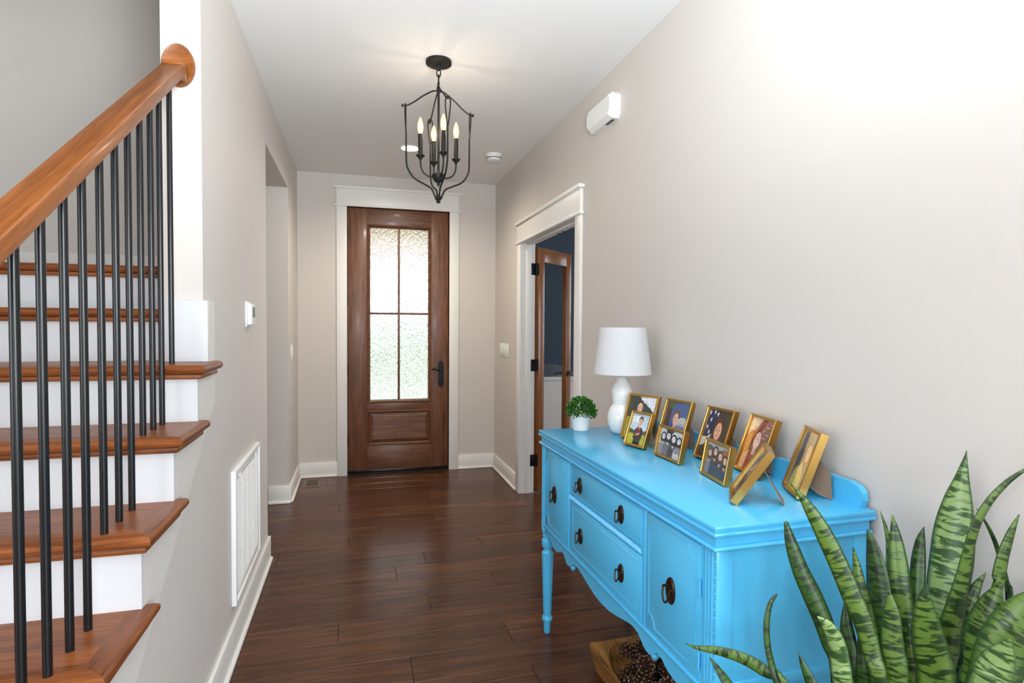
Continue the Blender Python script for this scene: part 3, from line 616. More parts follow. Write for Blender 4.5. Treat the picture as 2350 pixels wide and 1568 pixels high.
# corner columns: reeds on the front, a string of beads on the corner
for s0 in (.016, SL_-.016-.055):
    near = s0 < .5; c = MB(); n0 = s0 if near else s0+.055; sg = 1 if near else -1
    for q in (.012, .025, .037): c.tube([(FD+.001, n0+sg*q, .468), (FD+.001, n0+sg*q, .856)], .0045, 10)
    c.box(FD+.002, FD+.05, min(n0, n0+sg*.055), max(n0, n0+sg*.055), .462, .5)
    co = obj('corner_column', c, BLUE, sb)
    bm_ = bmesh.new(); bmesh.ops.create_icosphere(bm_, subdivisions=1, radius=.0042); bead = MB().bm(bm_)
    bd_me = mesh('bead', bead, BLUE)
    for k in range(19): obj('bead', bd_me, None, co, (FD+.0015, n0+sg*.002, .85-.0195*k))
# fronts
def panel_line(s0, s1, z0, z1, cut, style):
    """incised outline: thin raised line"""
    pts = []
    if style == 'door':
        for (cs, cz, a0) in ((s0, z0, 0), (s1, z0, 1), (s1, z1, 2), (s0, z1, 3)):
            ds = cut if a0 in (0, 3) else -cut; dz = cut if a0 in (0, 1) else -cut
            A = (cs, cz+dz); Bp = (cs+ds*.75, cz+dz*.55); Cp = (cs+ds, cz)
            q = [A, (cs+ds*.45, cz+dz*.9), (cs+ds*.85, cz+dz*.5), Cp]
            pts += q if a0 in (0, 2) else q[::-1]
    else: pts = [(s0, z0), (s1, z0), (s1, z1), (s0, z1)]
    return pts
def pull(s, z, sc_=1.0, front=FD):
    """oval backplate with hanging bail"""
    mb = MB(); rx, rz = .0215*sc_, .037*sc_; n = 28
    def ring(a, b, x): return [(x, s+a*math.cos(2*PI*k/n), z+b*math.sin(2*PI*k/n)) for k in range(n)]
    R_ = [ring(rx, rz, front-.0), ring(rx, rz, front-.003), ring(rx*.9, rz*.93, front-.0055), ring(rx*.72, rz*.8, front-.003), ring(rx*.35, rz*.4, front-.0035)]
    vs = sum(R_, []); fs = []
    for i in range(4):
        for k in range(n): fs.append((i*n+k, i*n+(k+1) % n, (i+1)*n+(k+1) % n, (i+1)*n+k))
    fs.append(tuple(4*n+k for k in range(n))); mb.add(vs, fs)
    for sg in (-1, 1): mb.tube([(front-.003, s+sg*rx*.78, z+rz*.25), (front-.016, s+sg*rx*.78, z+rz*.25)], .0035*sc_, 8)
    bail = [(front-.014-.006*math.sin(t), s+rx*.82*math.cos(t), z+rz*.25-rz*1.02*math.sin(t)) for t in [PI*k/14 for k in range(15)]]
    mb.tube(bail, .0028*sc_, 8); return mb
def front_panel(name, s0, s1, z0, z1, line, pulls, hinges=None):
    o = obj(name, MB().bbox(FD-.004, FD+.01, s0, s1, z0, z1, b=.0015), BLUE, sb)
    if line:
        P = panel_line(*line); pts = [(FD-.0042, a, b) for a, b in P]
        obj('panel_line', MB().tube(pts, .0012, 6, True), BLUE, o)
    for (s, z, k) in pulls: obj('pull', pull(s, z, k, FD-.004), BRASSD, o)
    for (s, z) in hinges or []: obj('hinge', MB().tube([(FD-.006, s, z-.02), (FD-.006, s, z+.02)], .0032, 8).tube([(FD-.006, s, z-.024), (FD-.006, s, z+.024)], .002, 8), BLUE, o)
    return o
front_panel('door', .073, .338, .512, .850, (.088, .322, .528, .836, .034, 'door'), [(.203, .677, 1.0)], [(.070, .745), (.070, .56)])
front_panel('door', .967, 1.232, .512, .850, (.983, 1.217, .528, .836, .034, 'door'), [(1.112, .677, 1.0)], [(1.235, .745), (1.235, .56)])
front_panel('drawer', .368, .937, .735, .850, (.375, .930, .742, .844, 0, ''), [(.500, .790, .82), (.838, .790, .82)])
front_panel('drawer', .368, .937, .512, .706, (.395, .910, .532, .686, 0, ''), [(.495, .602, .82), (.828, .602, .82)])
rope = MB().box(FD-.004, FD+.002, .366, .939, .711, .731)
for k in range(96):
    s = .37+.00594*k
    rope.add([(FD-.004, s, .714), (FD-.0085, s+.0024, .7165), (FD-.0085, s+.0050, .7255), (FD-.004, s+.0074, .728), (FD-.004, s+.004, .714), (FD-.004, s+.0034, .728)], [(0, 4, 1), (0, 1, 2, 5), (1, 4, 3, 2), (5, 2, 3)])
obj('rope_moulding', rope, BLUE, sb, smooth=0)
for s in (.342, .952): obj('divider_stile', MB().bbox(FD-.005, FD+.004, s, s+.011, .505, .856, b=.003).bbox(FD-.003, FD+.004, s+.013, s+.019, .505, .856, b=.002), BLUE, sb)
obj('bottom_rail', MB().bbox(FD-.006, FD+.006, .06, SL_-.06, .494, .503, b=.002), BLUE, sb)
# scalloped apron, symmetric
half = [(.045, .462), (.090, .470), (.118, .461), (.160, .440), (.190, .436), (.225, .443), (.255, .458), (.285, .460), (.305, .444), (.322, .433), (.345, .433), (.362, .440), (.395, .461), (.430, .465), (.470, .458), (.530, .443), (.590, .431), (SL_/2, .427)]
ap = half+[(SL_-s, z) for s, z in half[-2::-1]]
obj('apron', MB().prism([(s, z) for s, z in ap]+[(SL_-.045, .5), (.045, .5)], 'x', FD+.002, FD+.022), BLUE, sb, smooth=0)
obj('side_apron', MB().prism([(.05, .5), (.05, .47), (.12, .462), (.24, .475), (.36, .462), (.44, .47), (.44, .5)], 'y', .018, .034), BLUE, sb, smooth=0)
obj('side_apron', MB().prism([(.05, .5), (.05, .47), (.12, .462), (.24, .475), (.36, .462), (.44, .47), (.44, .5)], 'y', SL_-.034, SL_-.018), BLUE, sb, smooth=0)
for s in (.333, SL_-.333): obj('drop_finial', MB().lathe([(.001, -.030), (.008, -.026), (.013, -.016), (.011, -.006), (.007, -.004), (.010, 0), (.010, .008)], 18, (FD+.026, s, .436)), BLUE, sb)
for y in (.016, SL_-.016):
    sg = -1 if y < .5 else 1
    obj('end_stile', MB().bbox(FD+.0, FD+.046, min(y, y+sg*.003), max(y, y+sg*.003), .47, .857, b=.001).bbox(SD_-.06, SD_-.012, min(y, y+sg*.003), max(y, y+sg*.003), .47, .857, b=.001).bbox(FD+.046, SD_-.06, min(y, y+sg*.003), max(y, y+sg*.003), .50, .53, b=.001), BLUE, sb)
lp = [(.012, 0), (.0135, .004), (.0145, .055), (.020, .058), (.0215, .066), (.0195, .074), (.015, .080), (.0155, .088), (.0165, .10), (.0235, .36), (.0225, .368), (.017, .374), (.015, .384), (.021, .392), (.0245, .406), (.0235, .424), (.016, .436), (.0205, .441), (.0205, .452), (.020, .47), (.020, .5)]
leg_me = mesh('leg', MB().lathe([(r*1.14, z) for r, z in lp], 24, flute=(.09, .362)), BLUE, 25)
for d in (.040, SD_-.045):
    for s in (.040, SL_-.032): obj('leg', leg_me, None, sb, (d, s, 0))

# ================================================================== THINGS ON THE SIDEBOARD
tl = thing('table_lamp', 'white double-gourd ceramic table lamp with white drum shade', 'lamp', sbw(1.14, .333, ZT))
obj('base', MB().lathe([(.036, 0), (.042, .002), (.054, .018), (.063, .045), (.0645, .068), (.061, .092), (.051, .113), (.043, .124), (.0415, .130), (.043, .140), (.0455, .160), (.0465, .176), (.044, .192), (.036, .211), (.027, .228), (.021, .243), (.0195, .249), (.012, .250)], 48), CERAM, tl)
obj('socket', MB().lathe([(.0115, .249), (.0115, .257), (.009, .260), (.009, .30)], 20), STEEL, tl)
shd = MB(); n = 64; pr = [(.126, .262), (.100, .464), (.098, .464), (.124, .262)]
vs = []; fs = []
for (r, z) in pr:
    for k in range(n): vs.append((r*math.cos(2*PI*k/n), r*math.sin(2*PI*k/n), z))
for i in range(4):
    j = (i+1) % 4
    for k in range(n): fs.append((i*n+k, i*n+(k+1) % n, j*n+(k+1) % n, j*n+k))
obj('shade', shd.add(vs, fs), SHADE, tl)
spd = MB()
for k in range(3): a = 2*PI*k/3; spd.tube([(0, 0, .44), (.099*math.cos(a), .099*math.sin(a), .455)], .0015, 6)
obj('shade_spider', spd.tube([(0, 0, .30), (0, 0, .45)], .003, 8), STEEL, tl)
bw = thing('potted_boxwood', 'small round green boxwood ball in a chalky white pot beside the lamp', 'potted plant', sbw(1.243, .183, ZT))
obj('pot', MB().lathe([(.033, 0), (.036, .003), (.043, .062), (.0435, .066), (.039, .066), (.038, .058)], 36), POTW, bw); obj('soil', MB().lathe([(.036, .050), (.0375, .056)], 24), SOIL, bw)
fo = MB(); rnd = random.Random(5)
for k in range(620):
    a = rnd.uniform(0, 2*PI); e = rnd.uniform(-.42, 1); q = rnd.uniform(.72, 1.0); rr = math.sqrt(1-e*e)
    nrm = Vector((rr*math.cos(a), rr*math.sin(a), e)); c = Vector((.068*q*nrm.x, .068*q*nrm.y, .088+.062*q*nrm.z))
    d = (nrm+Vector((rnd.gauss(0, .45), rnd.gauss(0, .45), rnd.gauss(0, .45)+.25))).normalized(); u = d.cross(Vector((rnd.gauss(0, 1), rnd.gauss(0, 1), rnd.gauss(0, 1)))).normalized(); wv = d.cross(u)
    L_ = rnd.uniform(.013, .019); W_ = L_*.33
    fo.add([c-d*L_*.4, c+u*W_+wv*.001, c+d*L_*.35+u*W_*.85, c+d*L_*.62-wv*.002, c+d*L_*.35-u*W_*.85, c-u*W_+wv*.001], [(0, 1, 2, 3), (0, 3, 4, 5)])
fol = obj('foliage', fo, LEAFG, bw, smooth=0); fol['kind'] = 'stuff'
# ---- picture frames
def E_(cx, cy, rx, ry, c, n=18): return ([(cx+rx*math.cos(2*PI*k/n), cy+ry*math.sin(2*PI*k/n)) for k in range(n)], c)
def Rc(x0, y0, x1, y1, c): return ([(x0, y0), (x1, y0), (x1, y1), (x0, y1)], c)
def P_(pts, c): return (pts, c)
SK = (226, 180, 152)
def kid(cx, hy, k, hair, shirt, skin=SK):
    return [P_([(cx-.26*k, hy-.62*k), (cx-.24*k, hy-.30*k), (cx-.1*k, hy-.2*k), (cx+.1*k, hy-.2*k), (cx+.24*k, hy-.30*k), (cx+.26*k, hy-.62*k)], shirt), Rc(cx-.05*k, hy-.24*k, cx+.05*k, hy-.08*k, skin),
            E_(cx, hy+.04*k, .125*k, .15*k, hair), E_(cx, hy-.02*k, .105*k, .135*k, skin), P_([(cx-.11*k, hy+.03*k), (cx-.06*k, hy+.12*k), (cx+.06*k, hy+.12*k), (cx+.11*k, hy+.03*k), (cx+.1*k, hy+.16*k), (cx-.1*k, hy+.16*k)], hair),
            E_(cx-.04*k, hy, .013*k, .01*k, (50, 36, 30), 8), E_(cx+.04*k, hy, .013*k, .01*k, (50, 36, 30), 8), P_([(cx-.035*k, hy-.075*k), (cx+.035*k, hy-.075*k), (cx, hy-.095*k)], (170, 90, 84))]
def lady(cx, hy, k, hair, dress, skin=SK):
    return [E_(cx, hy-.06*k, .15*k, .26*k, hair), P_([(cx-.2*k, 0), (cx-.17*k, hy-.36*k), (cx-.08*k, hy-.24*k), (cx+.08*k, hy-.24*k), (cx+.17*k, hy-.36*k), (cx+.2*k, 0)], dress), P_([(cx-.06*k, hy-.24*k), (cx+.06*k, hy-.24*k), (cx, hy-.36*k)], skin), E_(cx, hy, .085*k, .125*k, skin),
            E_(cx-.032*k, hy+.02*k, .012*k, .009*k, (60, 44, 40), 8), E_(cx+.032*k, hy+.02*k, .012*k, .009*k, (60, 44, 40), 8), P_([(cx-.03*k, hy-.05*k), (cx+.03*k, hy-.05*k), (cx, hy-.07*k)], (230, 220, 215))]
def star(cx, cy, r, c, asp=.75): return P_([(cx+asp*r*(1 if k % 2 == 0 else .4)*math.sin(PI*k/5), cy+r*(1 if k % 2 == 0 else .4)*math.cos(PI*k/5)) for k in range(10)], c)
one = lambda x, y, h, c: [Rc(x, y, x+.22*h, y+h, c)]
two = lambda x, y, h, c: [Rc(x, y+.82*h, x+.55*h, y+h, c), Rc(x+.37*h, y+.45*h, x+.55*h, y+h, c), P_([(x, y+.15*h), (x+.2*h, y+.15*h), (x+.55*h, y+.5*h), (x+.37*h, y+.6*h)], c), Rc(x, y, x+.55*h, y+.18*h, c)]
PICS = {}
PICS['A'] = [Rc(0, 0, 1, 1, (222, 228, 236)), P_([(0, .42), (0, 1), (.36, 1), (.42, .93), (.5, .86), (.62, .84), (.7, .78), (.8, .74), (.9, .66), (1, .62), (1, .42)], (40, 54, 44)), Rc(0, 0, 1, .48, (158, 166, 58)), Rc(.5, .42, 1, .52, (96, 112, 44))] + kid(.42, .74, .95, (54, 38, 30), (38, 40, 54)) + [P_([(.17, .34), (.18, .5), (.28, .54), (.26, .36)], (176, 34, 44)), P_([(.58, .36), (.56, .54), (.66, .5), (.68, .34)], (176, 34, 44)), Rc(.33, .43, .52, .455, (235, 235, 235))] + one(.36, .26, .14, (240, 240, 240)) + two(.43, .26, .14, (240, 240, 240))
PICS['B'] = [Rc(0, 0, 1, 1, (196, 216, 230)), E_(.3, .82, .3, .12, (232, 236, 238)), Rc(0, 0, 1, .34, (176, 182, 58)), P_([(0, .34), (0, .5), (.2, .46), (.5, .42), (.8, .46), (1, .52), (1, .34)], (58, 84, 52))] + kid(.52, .76, .92, (48, 34, 28), (36, 34, 38)) + [Rc(.34, 0, .72, .24, (30, 30, 36)), P_([(.26, .3), (.36, .26), (.62, .34), (.6, .4), (.36, .34)], SK), Rc(.40, .5, .66, .525, (196, 60, 66))] + one(.42, .34, .15, (206, 60, 66)) + two(.50, .34, .15, (206, 60, 66)) + [E_(.36, .33, .10, .06, (120, 66, 44))]
PICS['C'] = [Rc(0, 0, 1, 1, (64, 90, 140)), E_(.8, .5, .26, .17, (190, 190, 184)), E_(.7, .36, .3, .12, (120, 140, 176)), Rc(0, 0, .26, 1, (62, 38, 32)), Rc(.1, .86, .34, 1, (70, 92, 44)), Rc(.6, .12, 1, .2, (150, 172, 200))] + kid(.5, .63, 1.02, (112, 66, 40), (192, 34, 40)) + [P_([(.36, .05), (.46, .3), (.56, .3), (.62, .05)], (120, 24, 40)), E_(.5, .16, .05, .08, (40, 44, 96))]
PICS['D'] = [Rc(0, 0, 1, 1, (222, 222, 226)), P_([(0, 0), (0, .35), (.3, .3), (.7, .3), (1, .36), (1, 0)], (176, 176, 180)), E_(.4, .95, .16, .12, (70, 70, 76))] + lady(.16, .70, .9, (60, 60, 64), (150, 150, 156), (216, 216, 218)) + lady(.38, .74, 1.0, (46, 46, 50), (120, 120, 128), (220, 220, 222)) + lady(.62, .68, 1.0, (40, 40, 44), (78, 78, 88), (212, 212, 216)) + lady(.85, .66, .9, (44, 44, 48), (204, 204, 208), (214, 214, 216)) + [Rc(.72, .22+.06*k, .98, .245+.06*k, (40, 40, 44)) for k in range(4)]
PICS['E'] = [Rc(0, 0, 1, 1, (78, 66, 56)), P_([(0, .35), (0, 1), (.5, 1), (.42, .8), (.34, .5), (.2, .35)], (38, 42, 74)), P_([(0, .2), (0, .4), (.2, .42), (.34, .5), (.3, .3)], (226, 222, 216)), P_([(.1, .2), (.34, .46), (.4, .3)], (176, 44, 44))] + [star(x, y, .07, (232, 232, 238)) for x, y in ((.08, .93), (.26, .96), (.4, .92), (.18, .78), (.1, .62), (.22, .52))] + kid(.58, .60, 1.35, (92, 58, 38), (34, 28, 30), (228, 168, 134))
PICS['F'] = [Rc(0, 0, 1, 1, (176, 196, 214)), Rc(0, 0, 1, .86, (150, 140, 52)), E_(.1, .8, .2, .12, (70, 84, 56)), E_(.85, .84, .24, .1, (160, 104, 64)), Rc(0, 0, 1, .3, (70, 84, 120))] + lady(.16, .66, .85, (66, 48, 40), (120, 118, 140)) + lady(.40, .76, .95, (48, 36, 34), (44, 42, 52)) + lady(.64, .66, .95, (56, 40, 36), (50, 54, 66)) + lady(.87, .60, .9, (50, 36, 34), (40, 44, 66))
PICS['G'] = [Rc(0, 0, 1, 1, (206, 132, 66)), P_([(0, .6), (0, 1), (.45, 1), (.3, .8)], (236, 206, 172)), E_(.7, .82, .32, .22, (150, 58, 34)), E_(.85, .62, .2, .24, (112, 50, 34))] + [E_(.62+.05*(k % 7), .66+.07*(k//3 % 5), .014, .012, (236, 222, 210), 6) for k in range(18)] + [E_(.2, .45, .22, .3, (204, 122, 52))] + [P_([(.1, 0), (.22, .2), (.3, .6), (.46, .84), (.62, .8), (.76, .45), (.8, 0)], (118, 50, 32)), P_([(.02, 0), (.1, .28), (.32, .38), (.34, 0)], (214, 158, 134)), P_([(.24, 0), (.3, .34), (.5, .26), (.72, .34), (.8, 0)], (164, 60, 46)), Rc(.42, .3, .56, .46, (224, 170, 144)), E_(.5, .58, .135, .17, (232, 186, 164)), P_([(.36, .6), (.42, .76), (.5, .79), (.6, .75), (.65, .58), (.7, .7), (.56, .86), (.4, .82)], (140, 62, 38)), E_(.45, .61, .016, .012, (60, 40, 34), 8), E_(.56, .61, .016, .012, (60, 40, 34), 8), P_([(.45, .51), (.56, .51), (.51, .475)], (238, 226, 220))]
PICS['I'] = [Rc(0, 0, 1, 1, (96, 112, 134)), E_(.3, .5, .4, .2, (70, 88, 112)), E_(.72, .62, .2, .2, (150, 100, 72)), E_(.62, .64, .12, .15, (226, 190, 164)), P_([(.08, 0), (.2, .34), (.42, .42), (.62, .4), (.72, .2), (.7, 0)], (222, 206, 120)), P_([(.36, .38), (.5, .5), (.6, .38), (.5, .2)], (230, 196, 160))]
PICS['H'] = [Rc(0, 0, 1, 1, (150, 160, 150)), Rc(0, 0, 1, .4, (90, 110, 70))] + kid(.5, .62, 1.1, (70, 48, 36), (60, 70, 110))
def photo(w, h, pic, y):
    me = bpy.data.meshes.new('photo_print'); vs = []; fs = []; cs = []
    def clampp(p): return (min(1, max(0, p[0])), min(1, max(0, p[1])))
    for i, (pts, c) in enumerate(pic):
        o = len(vs); yy = y-.00006*i
        for p in pts:
            p = clampp(p); vs.append(((p[0]-.5)*w, yy, p[1]*h))
        fs.append(tuple(range(o, o+len(pts)))); cs.append(c)
    return vs, fs, cs, me
def frame(key, label, L, w, h, yaw, lean, wide_border=.0095, group='gold picture frames on the sideboard', shift=0):
    yaw = math.radians(yaw); le = math.radians(lean); t = .021
    bx_, by_ = math.cos(yaw), math.sin(yaw)
    c = Vector((L[0]+bx_*w/2, L[1]+by_*w/2, ZT))
    root = thing('picture_frame', label, 'picture frame', c, yaw, group)
    lift = t*math.sin(le)
    def LN(p): return Vector((p.x, p.y*math.cos(le)+p.z*math.sin(le), p.z*math.cos(le)-p.y*math.sin(le)+lift))
    b = wide_border; fm = MB()
    ring = lambda i, y: [(-w/2+i, y, i), (w/2-i, y, i), (w/2-i, y, h-i), (-w/2+i, y, h-i)]
    prof = [(0, t), (0, .0008), (.0008, 0), (b*.55, 0), (b*.7, .002), (b, .002), (b, .0075), (b+.0005, t-.002)]
    vs = sum([ring(i, y) for i, y in prof], []); fs = []
    m_ = len(prof)
    for a in range(m_-1):
        for k in range(4): fs.append((a*4+k, a*4+(k+1) % 4, a*4+4+(k+1) % 4, a*4+4+k))
    for k in range(4): fs.append(((m_-1)*4+k, (m_-1)*4+(k+1) % 4, (k+1) % 4, k))
    obj('frame', fm.add(vs, fs).xf(LN), GOLD, root, smooth=0)
    vs, fs, cs, me = photo(w-2*b, h-2*b, PICS[key], .0085)
    me.from_pydata([tuple(LN(Vector((x, y, z+b)))) for x, y, z in vs], [], fs); me.materials.append(PRINT)
    ca = me.color_attributes.new('ink', 'FLOAT_COLOR', 'CORNER'); i = 0
    for f, cc in zip(fs, cs):
        l_ = lin(cc)
        for _ in f: ca.data[i].color = (*l_, 1); i += 1
    obj('photo_print', me, None, root)
    obj('glass_pane', B(-w/2+b-.0003, w/2-b+.0003, .0058, .0066, b-.0003, h-b+.0003).xf(LN), CLEAR, root)
    obj('backing_board', B(-w/2+b-.001, w/2-b+.001, .0095, t-.001, b-.001, h-b+.001).xf(LN), MDF, root)
    # easel strut: a board hinged upright on the back, swung out to one side
    sw_ = math.radians(28); bd2 = Vector((math.sin(sw_), math.cos(sw_), 0))
    H1 = LN(Vector((0, t, h*.70))); H2 = LN(Vector((0, t, h*.22))); base_y = LN(Vector((0, t, 0))).y
    def FP(b, z): return Vector((0, base_y, 0))+bd2*b+Vector((0, 0, z))
    reach = H1.y-base_y+h*.26
    P0 = [H1, FP(reach*.95, h*.36), FP(reach, .0), FP(reach*.62, h*.05), H2]
    if key == 'H':
        foot = Vector((0, H1.y+.055, 0)); bd2 = Vector((1, 0, 0)); q_ = foot-H1
        P0 = [H1+Vector((-.012, 0, 0)), H1+Vector((.012, 0, 0)), H1+q_*.6+Vector((.024, 0, 0)), foot+Vector((.024, 0, 0)), foot+Vector((-.016, 0, .006)), H1+q_*.6+Vector((-.024, 0, 0))]
    nv = Vector((bd2.y, -bd2.x, 0))*.0013 if key != 'H' else Vector((0, .001, .0008)); n_ = len(P0); up = MB()
    up.add([p+nv for p in P0]+[p-nv for p in P0], [tuple(range(n_)), tuple(range(2*n_-1, n_-1, -1))]+[(i, (i+1) % n_, n_+(i+1) % n_, n_+i) for i in range(n_)])
    obj('easel_strut', up, MDF, root, smooth=0)
    return root
G_ = 'gold picture frames on the sideboard'
frame('A', 'tall gold frame beside the lamp, boy in dark football jersey before trees', (1.068, 2.205), .150, .190, -64, 19)
frame('B', 'small upright gold frame, boy in black jersey holding a football', (1.015, 2.070), .114, .138, -74.7, 20)
frame('C', 'gold frame of a boy in a red shirt against blue sky', (1.135, 2.040), .145, .190, -79, 19)
frame('D', 'wide gold frame holding a black and white photo of four women', (1.048, 1.886), .166, .112, -89.3, 12)
frame('E', 'gold frame of a boy in black before a starred flag', (1.169, 1.821), .148, .190, -88, 19)
frame('F', 'wide gold frame with a colour photo of four women outdoors', (1.062, 1.614), .160, .115, -98.3, 10)
frame('G', 'tall gold frame of a red-haired woman among autumn leaves', (1.207, 1.644), .153, .190, -100, 19)
frame('I', 'gold frame nearest the wall end, turned aside, with a yellow dress in it', (1.213, 1.423), .142, .190, -115.6, 18.6)
frame('H', 'gold frame seen edge-on, turned away near the front of the sideboard', (.952+.135*math.cos(math.radians(55)), 1.305+.135*math.sin(math.radians(55))), .135, .165, 55+180, 33)

# ================================================================== BOWL OF PINE CONES
bo = thing('dough_bowl', 'hand-hewn rectangular wooden dough bowl on the floor under the sideboard', 'bowl', (1.065, 1.90, 0), math.radians(3))
bl = MB(); n = 48; HX, HY, HZ = .145, .265, .088
outer = []; inner = []
for k in range(n):
    a = 2*PI*(k+.5)/n; ca, sa = math.cos(a), math.sin(a); q = max(abs(ca), abs(sa))
    outer.append((HX*ca/q, HY*sa/q)); inner.append((HX*.90*ca, HY*.90*sa))
R_ = [[(x*.86, y*.88, 0) for x, y in outer], [(x, y, HZ+.012*max(0, (abs(x)/HX)*(abs(y)/HY)-.5)) for x, y in outer], [(x, y, HZ-.002) for x, y in inner], [(x*.88, y*.9, .045) for x, y in inner], [(x*.5, y*.55, .022) for x, y in inner]]
vs = sum(R_, []); fs = []
for i in range(4):
    for k in range(n): fs.append((i*n+k, i*n+(k+1) % n, (i+1)*n+(k+1) % n, (i+1)*n+k))
fs.append(tuple(range(n))); fs.append(tuple(4*n+k for k in range(n)))
tag(obj('bowl_body', bl.add(vs, fs), BOWLW, bo, smooth=25), None, None)
cn = MB(); rnd = random.Random(11); cn.lathe([(.002, -.030), (.012, -.024), (.015, -.008), (.011, .014), (.003, .032)], 8)
nb = len(cn.f); tipf = set(); ga = PI*(3-math.sqrt(5))
for k in range(46):
    t_ = k/45; z = -.028+.056*t_; r = .0255*math.sin(PI*(.16+.78*(1-t_)**.85))+.004; a = ga*k; d = Vector((math.cos(a), math.sin(a), 0)); tn = Vector((-d.y, d.x, 0)); up = Vector((0, 0, 1))
    c = d*(r*.4)+up*z; tip = d*r*1.05+up*(z+.007+.004*t_); wd_ = .0066*(1-.4*t_)
    o_ = len(cn.f)
    cn.add([c-tn*wd_*.4, c+tn*wd_*.4, tip+tn*wd_, tip+tn*wd_*.4+d*.003+up*.001, tip-tn*wd_*.4+d*.003+up*.001, tip-tn*wd_, tip-up*.004+d*.001], [(0, 1, 2, 5), (2, 3, 4, 5), (2, 6, 3), (3, 6, 4), (4, 6, 5), (1, 6, 2), (0, 5, 6), (0, 6, 1)])
    tipf.update(range(o_+1, o_+5))
cone_me = mesh('pine_cone', cn, CONE, 0); cone_me.materials.append(CONETIP)
for p_ in cone_me.polygons:
    if p_.index in tipf: p_.material_index = 1
placed = []
for lay, (zz, cnt) in enumerate(((.064, 11), (.104, 8), (.135, 3))):
    tries = 0; here = []
    while len(here) < cnt and tries < 4000:
        tries += 1; a = rnd.uniform(0, 2*PI); q = math.sqrt(rnd.uniform(0, 1))*(.84-.16*lay)
        x, y = HX*.86*q*math.cos(a), HY*.86*q*math.sin(a)
        if all((x-p[0])**2+(y-p[1])**2 > .053**2 for p in here): here.append((x, y)); placed.append((x, y, zz-.012*(q < .5)))
places = ['by the far corner', 'against the wooden rim', 'deep in the heap', 'on top of the heap', 'under the blue apron']
for i, (x, y, z) in enumerate(placed):
    ca, sa = math.cos(math.radians(3)), math.sin(math.radians(3))
    o = bpy.data.objects.new('pine_cone', cone_me); col.objects.link(o); o.location = (1.065+x*ca-y*sa, 1.90+x*sa+y*ca, z)
    o.rotation_euler = (rnd.uniform(-1.5, 1.5), rnd.uniform(-1.2, 1.2), rnd.uniform(0, 6.28)); s_ = rnd.uniform(.88, 1.12); o.scale = (s_, s_, s_)
    lay_ = 'bottom layer' if z < .08 else ('middle layer' if z < .12 else 'top')
    tag(o, 'brown pine cone in the %s, %s of the dough bowl' % ({'bottom layer': 'bottom layer', 'middle layer': 'middle layer', 'top': 'top layer'}[lay_], 'far end' if y > .08 else ('near end' if y < -.08 else 'middle')), 'pine cone', 'pine cones in the dough bowl')

# ================================================================== SNAKE PLANT
PC = Vector((1.075, .915, 0))
sp = thing('snake_plant', 'tall potted snake plant with banded sword leaves at the end of the sideboard', 'potted plant', PC)
obj('planter', MB().lathe([(.115, 0), (.125, .005), (.155, .27), (.16, .28), (.16, .30), (.148, .30), (.145, .27)], 40), TERRA, sp); obj('soil', MB().lathe([(.146, .262), (.148, .275)], 32), SOIL, sp)
